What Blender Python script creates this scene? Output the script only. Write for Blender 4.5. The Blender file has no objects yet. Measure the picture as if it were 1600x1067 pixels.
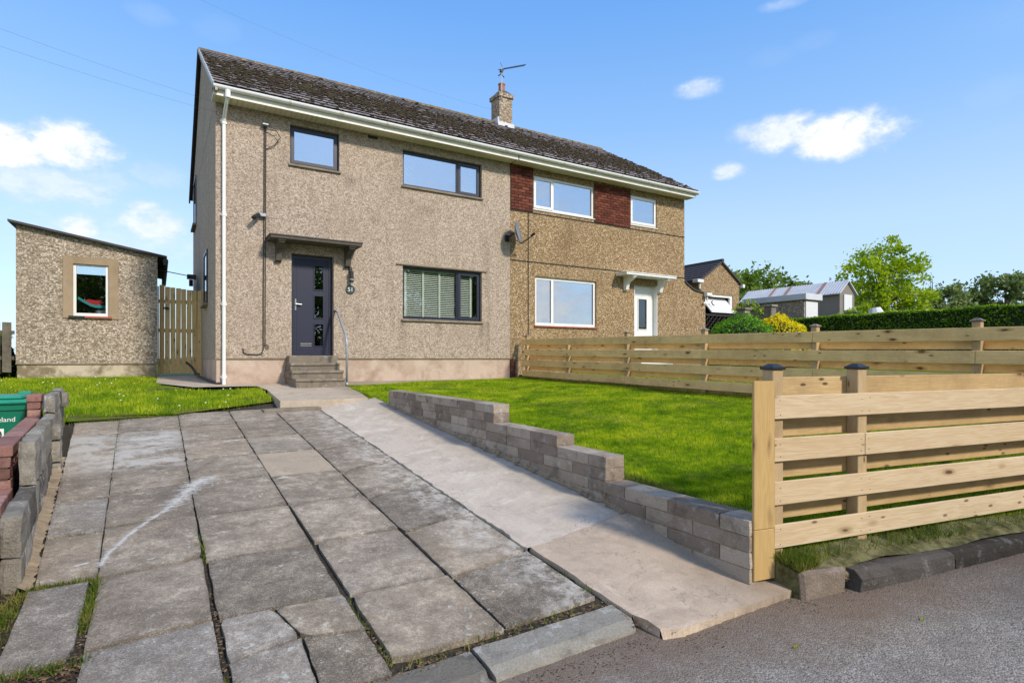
import bpy, math, random
import numpy as np
from mathutils import Vector, Matrix
R = math.radians
random.seed(7)
rng = np.random.default_rng(7)
S = bpy.context.scene
COL = S.collection

# ------------------------------------------------------------------ camera, world, sun, exposure
cam = bpy.data.objects.new('camera', bpy.data.cameras.new('camera'))
COL.objects.link(cam)
cam.location = (0, 0, 0)
cam.rotation_euler = (R(90), 0, R(-31.7))
cam.data.sensor_width = 36.0
cam.data.lens = 897 / 1600 * 36
cam.data.shift_y = 26.5 / 1600
cam.data.clip_start = .05
cam.data.clip_end = 3000
S.camera = cam

SUN_AZ, SUN_EL = 163.0, 36.0          # azimuth clockwise from +Y
S.view_settings.view_transform = 'Standard'
S.view_settings.look = 'None'
S.view_settings.gamma = 1
S.view_settings.use_curve_mapping = False
S.view_settings.exposure = 0.86
S.cycles.max_bounces = 6
S.cycles.transparent_max_bounces = 12
S.cycles.caustics_reflective = False
S.cycles.caustics_refractive = False
S.cycles.use_denoising = True

sun = bpy.data.objects.new('sun', bpy.data.lights.new('sun', 'SUN'))
COL.objects.link(sun)
sd = Vector((math.sin(R(SUN_AZ)) * math.cos(R(SUN_EL)), math.cos(R(SUN_AZ)) * math.cos(R(SUN_EL)), math.sin(R(SUN_EL))))
sun.rotation_euler = sd.to_track_quat('Z', 'Y').to_euler()
sun.location = sd * 60
sun.data.energy = 2.2
sun.data.angle = R(6)
sun.data.color = (1.0, .90, .755)


class NT:
    """small helper for node trees"""
    def __init__(s, tree):
        s.t = tree; s.n = tree.nodes; s.l = tree.links

    def add(s, typ, **kw):
        nd = s.n.new(typ)
        for k, v in kw.items():
            setattr(nd, k, v)
        return nd

    def set(s, nd, key, val):
        i = nd.inputs[key]
        if isinstance(val, bpy.types.NodeSocket):
            s.l.new(val, i)
        else:
            if isinstance(val, (tuple, list)) and len(val) == 3 and i.type == 'RGBA':
                val = (*val, 1)
            i.default_value = val

    def math(s, op, a, b=None, c=None, clamp=False):
        nd = s.add('ShaderNodeMath', operation=op, use_clamp=clamp)
        s.set(nd, 0, a)
        if b is not None: s.set(nd, 1, b)
        if c is not None: s.set(nd, 2, c)
        return nd.outputs[0]

    def mix(s, fac, a, b, mode='MIX'):
        nd = s.add('ShaderNodeMix', data_type='RGBA', blend_type=mode)
        s.set(nd, 0, fac); s.set(nd, 6, a); s.set(nd, 7, b)
        return nd.outputs[2]

    def noise(s, vec, scale, detail=3, rough=.6, dist=0, out=0):
        nd = s.add('ShaderNodeTexNoise')
        if vec is not None: s.set(nd, 'Vector', vec)
        s.set(nd, 'Scale', scale); s.set(nd, 'Detail', detail); s.set(nd, 'Roughness', rough); s.set(nd, 'Distortion', dist)
        return nd.outputs[out]

    def vor(s, vec, scale, feature='F1', out='Distance', rand=1):
        nd = s.add('ShaderNodeTexVoronoi', feature=feature)
        s.set(nd, 'Vector', vec); s.set(nd, 'Scale', scale); s.set(nd, 'Randomness', rand)
        return nd.outputs[out]

    def ramp(s, fac, stops, interp='LINEAR'):
        nd = s.add('ShaderNodeValToRGB')
        cr = nd.color_ramp; cr.interpolation = interp
        while len(cr.elements) < len(stops): cr.elements.new(.5)
        for e, (p, c) in zip(cr.elements, stops):
            e.position = p
            e.color = (c, c, c, 1) if isinstance(c, (int, float)) else (*c, 1)
        s.set(nd, 0, fac)
        return nd.outputs[0]

    def rng(s, v, a, b, c=0, d=1):
        nd = s.add('ShaderNodeMapRange')
        for i, x in enumerate((v, a, b, c, d)): s.set(nd, i, x)
        return nd.outputs[0]

    def pos(s): return s.add('ShaderNodeNewGeometry').outputs['Position']
    def obj(s): return s.add('ShaderNodeTexCoord').outputs['Object']
    def rnd(s): return s.add('ShaderNodeObjectInfo').outputs['Random']

    def mapv(s, vec, scale=(1, 1, 1), loc=(0, 0, 0)):
        nd = s.add('ShaderNodeMapping')
        s.set(nd, 0, vec); s.set(nd, 1, loc); s.set(nd, 3, scale)
        return nd.outputs[0]

    def vadd(s, a, b):
        nd = s.add('ShaderNodeVectorMath', operation='ADD'); s.set(nd, 0, a); s.set(nd, 1, b); return nd.outputs[0]

    def sep(s, v): return s.add_out('ShaderNodeSeparateXYZ', v)

    def add_out(s, typ, v):
        nd = s.add(typ); s.set(nd, 0, v); return nd.outputs

    def bump(s, h, dist=.01, strength=1.0, nrm=None):
        nd = s.add('ShaderNodeBump')
        s.set(nd, 'Height', h); s.set(nd, 'Distance', dist); s.set(nd, 'Strength', strength)
        if nrm is not None: s.set(nd, 'Normal', nrm)
        return nd.outputs[0]


def M(name, fn):
    m = bpy.data.materials.new(name); m.use_nodes = True
    nt = NT(m.node_tree)
    b = m.node_tree.nodes['Principled BSDF']
    nt.b = b
    fn(nt)
    return m


def out(nt, col=None, rough=None, nrm=None, **kw):
    if col is not None: nt.set(nt.b, 'Base Color', col)
    if rough is not None: nt.set(nt.b, 'Roughness', rough)
    if nrm is not None: nt.set(nt.b, 'Normal', nrm)
    for k, v in kw.items(): nt.set(nt.b, k.replace('_', ' '), v)


# ------------------------------------------------------------------ world : nishita sky with fair weather clouds
W = bpy.data.worlds.new('World'); S.world = W; W.use_nodes = True
w = NT(W.node_tree)
bg = W.node_tree.nodes['Background']
sky = w.add('ShaderNodeTexSky', sky_type='NISHITA', sun_disc=False)
sky.sun_elevation = R(SUN_EL); sky.sun_rotation = R(SUN_AZ)
sky.altitude = 50; sky.air_density = 1.0; sky.dust_density = .6; sky.ozone_density = 1.6
dirv = w.add('ShaderNodeTexCoord').outputs['Generated']
sx, sy, sz = w.sep(dirv)
az = w.math('MULTIPLY', w.math('ARCTAN2', sx, sy), 180 / math.pi)      # degrees clockwise from +Y
el = w.math('MULTIPLY', w.math('ARCSINE', sz), 180 / math.pi)
cv = w.add('ShaderNodeCombineXYZ'); w.set(cv, 0, w.math('MULTIPLY', az, .085)); w.set(cv, 1, w.math('MULTIPLY', el, .13))
cvec = cv.outputs[0]
n1 = w.noise(cvec, 3.4, 7, .58, .35)
n2 = w.noise(cvec, 1.0, 6, .55, .3)
n3 = w.noise(w.vadd(cvec, (3.1, 7.7, 0)), 9.0, 6, .65, .2)
nn = w.math('ADD', w.math('MULTIPLY', w.math('SUBTRACT', n1, .5), 3.0), w.math('MULTIPLY', w.math('SUBTRACT', n3, .5), 1.3))
# (azimuth, elevation of flat base, half width, height, strength) of the clouds in the sky
CL = [(61.4, 17.2, 4.9, 3.4, 1), (56.9, 18.3, 3.9, 2.9, .8), (54.6, 19.1, 2.7, 1.9, .6), (49.9, 23.4, 2.3, 1.6, .6), (52.4, 16.4, 1.8, 1.3, .7), (-5.9, 14.9, 3.6, 3.2, 1), (-10.1, 14.2, 3.4, 3.0, 1),
      (-7.7, 12.0, 6.0, 2.8, .62), (-4.5, 13.4, 4.0, 1.8, .4), (-3, 7.5, 9, 4.6, .45), (-13.6, 11.5, 2.8, 2.6, .8), (-5.2, 9.4, 1.8, 2.2, .85), (-.2, 9.8, 3.0, 3.1, .75), (-.8, 11.7, 1.6, 1.6, .85), (0, 14.3, 2.5, 1.9, .35), (-.5, 26.3, 2.1, 1.3, .2),
      (4.6, 26.4, 2.0, 1.8, .12), (57.0, 28.8, 2.3, .8, .35), (59.2, 25.6, 2.1, 1.1, .12), (56.2, 25.0, 2.1, 1.4, .12), (-4.7, 7.1, 8.7, 3.0, .35), (71.9, 18.8, 2.2, 1.7, .15), (-20, 14, 5, 3.4, .9)]
tot = None
for (a, e, hw, hh, st) in CL:
    ex = w.math('DIVIDE', w.math('SUBTRACT', az, a), hw)
    ey = w.math('DIVIDE', w.math('SUBTRACT', el, e + hh * .42), hh * .62)
    d2 = w.math('ADD', w.math('MULTIPLY', ex, ex), w.math('MULTIPLY', ey, ey))
    v = w.math('MULTIPLY', w.math('SUBTRACT', w.math('ADD', 1.15, w.math('MULTIPLY', nn, .62)), d2), st)
    v = w.math('MINIMUM', w.math('MAXIMUM', v, 0), st)
    tot = v if tot is None else w.math('MAXIMUM', tot, v)
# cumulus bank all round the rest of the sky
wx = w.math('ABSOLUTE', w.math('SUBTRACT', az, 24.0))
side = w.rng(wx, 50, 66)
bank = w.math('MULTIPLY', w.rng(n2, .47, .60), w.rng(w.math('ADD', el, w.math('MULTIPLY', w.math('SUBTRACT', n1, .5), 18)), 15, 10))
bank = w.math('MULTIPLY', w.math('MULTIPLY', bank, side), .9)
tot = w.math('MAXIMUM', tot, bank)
fillcloud = w.math('MULTIPLY', w.rng(az, -24, -42), w.rng(w.math('ADD', el, w.math('MULTIPLY', w.math('SUBTRACT', n1, .5), 30)), 50, 30))  # extra cloud out of view at left, added to lift fill on shaded faces
tot = w.math('MAXIMUM', tot, w.math('MULTIPLY', w.math('MULTIPLY', w.rng(n2, .38, .50), fillcloud), .9))
wisp = w.math('MULTIPLY', w.math('MULTIPLY', w.rng(w.noise(w.mapv(cvec, (.9, 1.6, 1)), 1.3, 6, .6, .6), .50, .72), w.rng(wx, 44, 70)), .55)
tot = w.math('MAXIMUM', tot, wisp)
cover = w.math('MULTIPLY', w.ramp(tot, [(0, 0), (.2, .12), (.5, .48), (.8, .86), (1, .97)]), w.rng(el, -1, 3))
shade = w.rng(w.math('ADD', tot, w.math('MULTIPLY', w.math('SUBTRACT', n3, .5), 1.2)), .2, 1.0)
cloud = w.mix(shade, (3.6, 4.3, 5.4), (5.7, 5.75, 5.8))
skyg = w.ramp(w.rng(el, 0, 60), [(0, (.64, .82, .985)), (.20, (.56, .76, 1.0)), (.36, (.31, .58, 1.0)), (.52, (.165, .445, .99)), (.8, (.20, .42, .86)), (1, (.22, .40, .76))])
skyg = w.mix(1.0, skyg, (5.3, 5.3, 5.3), 'MULTIPLY')
skyc = w.mix(.72, w.mix(1.0, sky.outputs[0], (1.0, 1.17, 1.4), 'MULTIPLY'), skyg)
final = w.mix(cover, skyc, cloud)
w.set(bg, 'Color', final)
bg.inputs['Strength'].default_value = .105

# ------------------------------------------------------------------ materials
def dash(name, tones, stain, scale=26, bump=.012, dark=.35, streak=True, sills=()):
    """pebble dash: angular chips in mortar"""
    def f(n):
        p = n.pos()
        warp = n.vadd(p, n.mapv(n.noise(p, 14, 2, out=1), (.05, .05, .05)))
        c1 = n.vor(n.mapv(warp, (1, 1, 1.25)), scale, out='Color')
        d1 = n.vor(n.mapv(warp, (1, 1, 1.25)), scale)
        c2 = n.vor(warp, scale * 2.3, out='Color')
        r1 = n.sep(c1)[0]; r2 = n.sep(c2)[1]
        v = n.math('ADD', n.math('MULTIPLY', r1, .62), n.math('MULTIPLY', r2, .38))
        col = n.ramp(v, tones)
        gap = n.rng(d1, .50, .80)
        col = n.mix(n.math('MULTIPLY', gap, .75), col, tuple(x * dark for x in tones[1][1]))
        big = n.noise(p, .9, 5, .6)
        col = n.mix(n.rng(big, .48, .72, 0, .42), col, stain)
        if streak:
            st = n.noise(n.mapv(p, (3.5, 3.5, .45)), 1.0, 4, .6)
            col = n.mix(n.rng(st, .56, .74, 0, .38), col, tuple(x * .5 for x in stain))
        for (cx_, cz_, hw_, ln_) in sills:      # grime run down below sill ends and fixings
            X_, Y_, Z_ = n.sep(p)
            gx = n.rng(n.math('ABSOLUTE', n.math('SUBTRACT', n.math('ADD', X_, n.math('MULTIPLY', n.noise(p, 8, 3), .08)), cx_ + .04)), hw_, 0)
            gz = n.math('MULTIPLY', n.rng(Z_, cz_ - ln_, cz_), n.rng(Z_, cz_ + .03, cz_ - .01))
            c_ = n.math('MULTIPLY', n.math('MULTIPLY', gx, gz), n.rng(n.noise(p, 30, 3), .3, .6))
            col = n.mix(n.math('MULTIPLY', c_, .75), col, tuple(x * .35 for x in stain))
        mid = n.noise(p, 6, 4, .7)
        col = n.mix(n.rng(mid, .35, .75, 0, .25), col, tuple(x * 1.3 for x in tones[2][1]))
        h = n.math('ADD', n.math('MULTIPLY', d1, -1.0), n.math('MULTIPLY', r2, .35))
        out(n, col, .92, n.bump(h, bump, .9))
        n.set(n.b, 'Specular IOR Level', .15)
    return M(name, f)


m_dash_left = dash('pebbledash_beige', [(.08, (.20, .15, .11)), (.34, (.38, .30, .235)), (.6, (.48, .39, .31)), (.85, (.64, .55, .46))], (.28, .215, .16), 40, .007, .42, sills=((4.78, .86, .12, .8), (5.68, .86, .14, .55), (6.85, .86, .12, .7), (3.55, 3.95, .2, .35), (5.35, 3.55, .3, .3), (7.0, .9, .1, .5), (2.3, 2.4, .2, .3)))
m_dash_right = dash('pebbledash_gold', [(.08, (.11, .065, .03)), (.34, (.265, .175, .09)), (.6, (.38, .265, .145)), (.88, (.66, .53, .37))], (.19, .125, .07), 32, .009, dark=.34)
m_dash_shed = dash('pebbledash_grey', [(.08, (.13, .095, .065)), (.34, (.30, .24, .18)), (.6, (.43, .355, .275)), (.85, (.72, .65, .56))], (.22, .17, .12), 27, .010, .38)
m_dash_chim = dash('pebbledash_chimney', [(.05, (.12, .09, .06)), (.35, (.30, .23, .16)), (.6, (.44, .36, .27)), (.85, (.62, .55, .45))], (.2, .13, .07), 14, .02)


def render_f(base, blot, blot2, lim=(.42, .66)):
    def f(n):
        p = n.pos()
        a = n.noise(p, 1.7, 6, .65, .5); b = n.noise(n.mapv(p, (1, 1, .6)), 5, 5, .7)
        c = n.mix(n.rng(a, *lim), base, blot)
        c = n.mix(n.rng(b, .5, .74, 0, .7), c, blot2)
        c = n.mix(n.rng(n.noise(p, 45, 3), .3, .7, 0, .2), c, tuple(x * .6 for x in base))
        out(n, c, .9, n.bump(n.noise(p, 30, 4), .006, .6))
    return f


m_plinth = M('painted_plinth_render', render_f((.54, .42, .335), (.36, .25, .185), (.62, .52, .44)))
m_plinth_shed = M('shed_plinth_render', render_f((.54, .46, .35), (.20, .155, .09), (.62, .56, .46), (.44, .56)))
m_surround = M('sandstone_surround', render_f((.36, .27, .18), (.27, .20, .125), (.40, .31, .21)))
m_sill = M('sill_concrete', render_f((.27, .22, .16), (.17, .14, .105), (.33, .28, .22)))


def flat(name, col, rough=.5, var=.0, spec=.5, metal=0, scale=8):
    def f(n):
        c = col
        if var:
            k = n.noise(n.pos(), scale, 4, .6)
            c = n.mix(n.rng(k, .35, .7, 0, var), col, tuple(x * .45 for x in col))
        out(n, c, rough)
        n.set(n.b, 'Specular IOR Level', spec); n.set(n.b, 'Metallic', metal)
    return M(name, f)


m_anth = flat('anthracite_upvc', (.020, .023, .044), .35, .15)
m_door = flat('navy_composite_door', (.010, .013, .040), .5, .12)
m_white = flat('white_upvc', (.80, .80, .79), .4, .10, scale=3)
m_whitegrime = flat('white_fascia_weathered', (.78, .76, .69), .5, .25, scale=5)
m_gutter = flat('gutter_white', (.88, .90, .93), .4, .06, scale=3)
m_soffit = flat('soffit_cream', (.74, .69, .55), .6, .25, scale=4)
m_black = flat('black_plastic', (.018, .018, .02), .4)
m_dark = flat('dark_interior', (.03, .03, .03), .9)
m_steel = flat('galvanised_pipe', (.36, .39, .43), .42, .3, metal=.3, scale=20)
m_chrome = flat('brushed_metal', (.62, .62, .6), .25, metal=.9)
m_wire = flat('cable_black', (.035, .03, .028), .6)
m_lead = flat('lead_flashing', (.52, .54, .57), .5, .3)
m_terracotta = flat('terracotta', (.42, .17, .09), .8, .5, scale=12)
m_redsill = flat('red_tile_sill', (.36, .10, .055), .6, .4)
m_curtain = flat('white_curtain', (.78, .76, .76), .9, .1)
m_slat = flat('blind_slat', (.62, .64, .56), .5)
m_teal = flat('teal_fabric', (.02, .30, .34), .7)
m_redcloth = flat('red_cloth', (.50, .02, .04), .8)
m_plate = flat('slate_plate', (.03, .045, .05), .35)
m_dish = flat('dish_grey', (.17, .20, .25), .45)
m_corr = flat('corrugated_white', (.62, .64, .68), .6, .25, scale=2)
m_rust = flat('rust_streak', (.42, .22, .15), .8)
m_green = flat('bin_green', (.0, .155, .085), .38, .15)
m_greenlid = flat('bin_lid_green', (.015, .27, .17), .42, .2)
m_print = flat('white_print', (.75, .78, .74), .5)
m_ink = flat('black_print', (.02, .02, .02), .6)
m_canopy = flat('dark_concrete_canopy', (.095, .085, .07), .85, .5, scale=12)
m_wood_dark = flat('dark_stained_wood', (.022, .02, .018), .8, .3)
m_garage = flat('garage_door_white', (.70, .71, .72), .5, .1)
m_petal = flat('daisy_petal', (.8, .8, .75), .7)
m_yellow = flat('dandelion_yellow', (.8, .6, .02), .7)


def glass_f(fac, tint):
    def f(n):
        t = n.add('ShaderNodeBsdfTransparent'); n.set(t, 0, tint)
        g = n.add('ShaderNodeBsdfGlossy'); n.set(g, 'Color', (.92, .96, 1)); n.set(g, 'Roughness', .0)
        n.set(g, 'Normal', n.bump(n.noise(n.pos(), 1.1, 2), .004, .5))
        mx = n.add('ShaderNodeMixShader')
        lw_ = n.add('ShaderNodeLayerWeight'); n.set(lw_, 0, .5)
        n.set(mx, 0, n.math('ADD', n.math('MULTIPLY', n.math('POWER', lw_.outputs[1], 5.0), .8), fac, clamp=True))
        n.l.new(t.outputs[0], mx.inputs[1]); n.l.new(g.outputs[0], mx.inputs[2])
        n.l.new(mx.outputs[0], n.n['Material Output'].inputs[0])
    return f


m_glass = M('window_glass_coated', glass_f(.50, (.6, .65, .7)))
m_glass_clear = M('window_glass_clear', glass_f(.08, (.92, .95, .94)))
m_glass_door = M('door_glass_dark', glass_f(.12, (.25, .3, .3)))


def tile_f(n):
    p = n.pos(); r = n.rnd()
    c = n.ramp(r, [(0, (.14, .118, .105)), (.5, (.175, .148, .132)), (1, (.23, .195, .175))])
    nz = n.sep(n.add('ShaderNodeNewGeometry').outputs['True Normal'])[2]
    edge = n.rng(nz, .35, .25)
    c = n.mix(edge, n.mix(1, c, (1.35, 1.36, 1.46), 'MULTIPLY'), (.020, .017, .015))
    a = n.noise(p, 7, 6, .7)
    px_, py_, pz_ = n.sep(p)
    band = n.math('MULTIPLY', n.rng(pz_, 5.2, 5.7), n.rng(pz_, 7.6, 6.6))
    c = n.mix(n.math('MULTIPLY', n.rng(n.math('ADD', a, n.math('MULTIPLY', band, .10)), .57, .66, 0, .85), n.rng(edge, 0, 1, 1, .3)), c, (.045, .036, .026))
    c = n.mix(n.rng(n.noise(p, 2.2, 5, .7), .56, .70, 0, .4), c, (.13, .10, .055))
    c = n.mix(n.rng(n.vor(p, 30), .10, .0, 0, .7), c, (.33, .32, .28))
    out(n, c, .85, n.bump(n.noise(p, 60, 4), .006, .7)); n.set(n.b, 'Specular IOR Level', .3)


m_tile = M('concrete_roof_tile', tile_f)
m_tile_dark = flat('slate_grey_tile', (.06, .056, .062), .8, .3)
m_moss = M('roof_moss', lambda n: out(n, n.ramp(n.noise(n.pos(), 9, 3), [(.3, (.018, .013, .008)), (.55, (.045, .032, .015)), (.75, (.075, .065, .022))]), .95))
m_lichen = M('ridge_tile_lichen', lambda n: out(n, n.mix(n.rng(n.noise(n.pos(), 6, 5, .7), .47, .60), (.10, .088, .08), (.30, .20, .06)), .9, n.bump(n.noise(n.pos(), 50, 3), .006)))


def brick_f(base, d2):
    def f(n):
        p = n.pos(); r = n.rnd()
        c = n.ramp(r, [(0, tuple(x * .6 for x in base)), (.5, base), (.8, d2), (1, tuple(x * .45 for x in base))])
        c = n.mix(n.rng(n.noise(p, 14, 5, .7), .48, .7, 0, .65), c, tuple(x * .35 for x in base))
        out(n, c, .9, n.bump(n.noise(p, 60, 4), .005, .8)); n.set(n.b, 'Specular IOR Level', .15)
    return f


m_brick = M('dark_red_brick', brick_f((.165, .052, .034), (.21, .075, .05)))
m_mortar_dark = flat('dark_mortar', (.07, .045, .038), .95)
m_brick2 = M('plum_brick', brick_f((.30, .155, .13), (.40, .24, .21)))


def block_f(tones, white=.25, spk=.3):
    def f(n):
        p = n.pos(); r = n.rnd()
        c = n.ramp(r, [(0, tones[0]), (.5, tones[1]), (1, tones[2])])
        a = n.noise(p, 5, 6, .7, .4)
        c = n.mix(n.rng(a, .5, .7, 0, .7), c, tuple(x * .45 for x in tones[0]))
        c = n.mix(n.rng(n.noise(n.vadd(p, (5, 3, 1)), 8, 6, .75), .56, .68, 0, white * 2.4), c, (.55, .54, .53))
        c = n.mix(n.rng(n.vor(p, 90), .22, .02, 0, spk), c, tuple(x * 1.5 for x in tones[2]))
        c = n.mix(n.rng(n.noise(p, 120, 3), .35, .7, 0, .35), c, tuple(x * .5 for x in tones[0]))
        out(n, c, .93, n.bump(n.math('ADD', n.noise(p, 70, 5, .7), n.noise(p, 14, 4)), .012, .9)); n.set(n.b, 'Specular IOR Level', .15)
    return f


m_block = M('buff_grey_block', block_f([(.24, .19, .15), (.40, .33, .265), (.54, .46, .37)], .30))
m_stone = M('weathered_dark_stone', block_f([(.13, .115, .095), (.26, .235, .195), (.38, .345, .29)], .42, .5))
m_step = M('step_concrete', block_f([(.19, .16, .125), (.25, .21, .165), (.31, .265, .205)], .28))
m_mortar = M('sandy_mortar', block_f([(.30, .22, .14), (.42, .32, .21), (.46, .36, .25)], .1))
m_kerb = M('kerb_stone', block_f([(.18, .165, .14), (.26, .24, .205), (.33, .31, .27)], .34, .5))
m_kerb_d = M('kerb_stone_dark', block_f([(.13, .12, .105), (.18, .165, .14), (.23, .21, .18)], .25))
m_kerb_tar = M('tarred_kerb', block_f([(.055, .048, .042), (.08, .072, .064), (.12, .108, .098)], .14))


def slab_f(a, b, lime=.5, spk=.35):
    def f(n):
        p = n.pos(); r = n.rnd()
        c = n.mix(n.rng(n.noise(p, 1.9, 6, .66, .15), .36, .62), tuple(x * .82 for x in a), tuple(x * 1.05 for x in b))
        c = n.mix(n.rng(n.noise(n.vadd(p, (3, 1, 0)), .9, 4, .6, .4), .42, .62, 0, .5), c, (.36, .27, .17))
        c = n.mix(n.rng(r, 0, 1, 0, .45), c, tuple(x * .50 for x in a))
        c = n.mix(n.rng(n.math('FRACT', n.math('MULTIPLY', r, 7.3)), .6, 1, 0, .35), c, tuple(x * 1.15 for x in b))
        # damp dark algae patches
        c = n.mix(n.rng(n.noise(p, 1.3, 7, .70, .2), .46, .62, 0, .70), c, tuple(x * .45 for x in a))
        c = n.mix(n.rng(n.noise(p, 11, 6, .75), .52, .70, 0, .45), c, tuple(x * .5 for x in a))
        # pale lime bloom
        c = n.mix(n.rng(n.noise(n.vadd(p, (9, 2, 4)), 1.6, 7, .72, .8), .57, .68, 0, lime), c, (.50, .475, .44))
        rim_ = n.add('ShaderNodeAttribute', attribute_name='rim').outputs['Fac']
        rf_ = n.math('MULTIPLY', n.math('POWER', rim_, 5.0), n.rng(n.noise(n.vadd(p, (2, 2, 9)), 7, 4, .7), .35, .6, .35, 1))
        c = n.mix(n.math('MULTIPLY', rf_, .65), c, (.06, .048, .03))
        # exposed aggregate
        vc = n.vor(p, 210, out='Color')
        c = n.mix(n.rng(n.sep(vc)[0], .55, .98, 0, spk), c, tuple(min(.75, x * 2.1) for x in b))
        c = n.mix(n.rng(n.sep(vc)[1], .60, .98, 0, spk + .15), c, tuple(x * .35 for x in a))
        c = n.mix(n.rng(n.noise(p, 38, 5, .8), .40, .66, 0, .45), c, tuple(x * .42 for x in a))
        c = n.mix(n.rng(n.noise(n.vadd(p, (1, 1, 1)), 26, 5, .8), .56, .72, 0, .35), c, tuple(min(.7, x * 1.6) for x in b))
        px_, py_, pz_ = n.sep(p)
        lm_ = n.math('MULTIPLY', n.rng(n.math('ADD', px_, n.math('MULTIPLY', n.noise(p, 1.5, 3), .6)), 2.0, 2.35), n.rng(n.noise(p, 9, 6, .8), .44, .56))
        c = n.mix(n.math('MULTIPLY', lm_, .8), c, (.56, .52, .46))
        mott = n.noise(n.vadd(p, (6, 2, 0)), 7.5, 7, .80, .1)
        c = n.mix(n.rng(mott, .46, .64, 0, .60), c, tuple(x * .38 for x in a))
        c = n.mix(n.rng(mott, .44, .34, 0, .45), c, tuple(min(.75, x * 1.45) for x in b))
        tl_ = n.math('MULTIPLY', n.math('MULTIPLY', n.rng(px_, .35, .10), n.rng(py_, 6.3, 6.7)), n.math('MULTIPLY', n.rng(py_, 8.4, 8.1), n.rng(n.noise(n.vadd(p, (8, 0, 3)), 3.2, 6, .72, .4), .44, .55)))
        c = n.mix(n.math('MULTIPLY', tl_, .75), c, (.55, .52, .47))
        dk_ = n.math('MULTIPLY', n.rng(n.math('ABSOLUTE', n.math('SUBTRACT', n.math('SUBTRACT', py_, n.math('MULTIPLY', px_, 2.3)), 5.45)), .32, 0), n.math('MULTIPLY', n.rng(px_, -.35, -.1), n.rng(px_, .9, .4)))
        c = n.mix(n.math('MULTIPLY', dk_, .45), c, tuple(x * .4 for x in a))
        # lichen dots
        ld = n.vor(n.vadd(p, n.mapv(n.noise(p, 20, 3, out=1), (.09, .09, .09))), 15)
        msk = n.math('MULTIPLY', n.rng(ld, .22, .13), n.rng(n.noise(p, 1.9, 3), .47, .56))
        c = n.mix(n.math('MULTIPLY', msk, .8), c, (.50, .50, .44))
        h = n.math('ADD', n.math('MULTIPLY', n.noise(p, 110, 4, .75), .7), n.math('MULTIPLY', n.noise(p, 9, 5), 1.0))
        out(n, c, .9, n.bump(h, .007, 1.0)); n.set(n.b, 'Specular IOR Level', .25)
    return f


m_slab = M('slab_concrete_grey', slab_f((.35, .275, .20), (.55, .45, .345)))
m_slab_d = M('slab_concrete_dark', slab_f((.22, .185, .145), (.34, .29, .23), .25, .5))
m_slab_w = M('slab_concrete_warm', slab_f((.43, .335, .24), (.55, .445, .335), .25))
m_slab_p = M('slab_concrete_pale', slab_f((.44, .37, .285), (.53, .455, .365), .6, .2))
m_slab_g = M('slab_concrete_light_grey', slab_f((.37, .315, .255), (.49, .43, .36), .4, .45))


def conc_f(a, b, line=True):
    def f(n):
        p = n.pos()
        c = n.mix(n.noise(p, 1.6, 6, .6, .5), a, b)
        c = n.mix(n.rng(n.noise(p, 3, 7, .75, .5), .48, .66, 0, .5), c, tuple(x * .58 for x in a))
        c = n.mix(n.rng(n.noise(n.vadd(p, (7, 7, 7)), 2.2, 7, .75, 1.0), .54, .64, 0, .5), c, tuple(min(.8, x * 1.3) for x in b))
        crk = n.math('ABSOLUTE', n.math('SUBTRACT', n.noise(n.vadd(p, (2, 5, 0)), 1.3, 5, .6), .5))
        c = n.mix(n.rng(crk, .0035, .001, 0, .45), c, tuple(x * .4 for x in a))
        if line:
            br = n.noise(n.mapv(p, (60, 2.2, 1)), 1, 3, .7)
            c = n.mix(n.rng(br, .5, .75, 0, .22), c, tuple(x * .6 for x in a))
        edge = n.rng(n.math('ADD', n.sep(p)[0], n.math('MULTIPLY', n.math('SUBTRACT', n.noise(p, 5, 5, .7), .5), .6)), 2.75, 3.15, 0, .55)
        c = n.mix(edge, c, tuple(x * .48 for x in a))
        c = n.mix(n.rng(n.noise(p, 130, 3), .4, .72, 0, .3), c, tuple(x * .6 for x in a))
        c = n.mix(n.rng(n.noise(p, 22, 6, .8), .52, .70, 0, .35), c, tuple(x * .62 for x in a))
        c = n.mix(n.rng(n.noise(n.vadd(p, (4, 4, 4)), 260, 2), .60, .70, 0, .5), c, tuple(x * .45 for x in a))
        out(n, c, .88, n.bump(n.math('ADD', n.noise(n.mapv(p, (40, 3, 3)), 1, 4), n.noise(p, 90, 3)), .005, .7)); n.set(n.b, 'Specular IOR Level', .2)
    return f


m_path = M('new_path_concrete', conc_f((.52, .44, .36), (.66, .575, .485)))
m_apron = M('pink_apron_concrete', conc_f((.46, .36, .27), (.56, .45, .35), False))
m_patch = M('new_slab_concrete', conc_f((.40, .325, .24), (.47, .385, .29), False))
m_land = M('landing_concrete', conc_f((.46, .38, .29), (.55, .465, .37), False))


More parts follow.
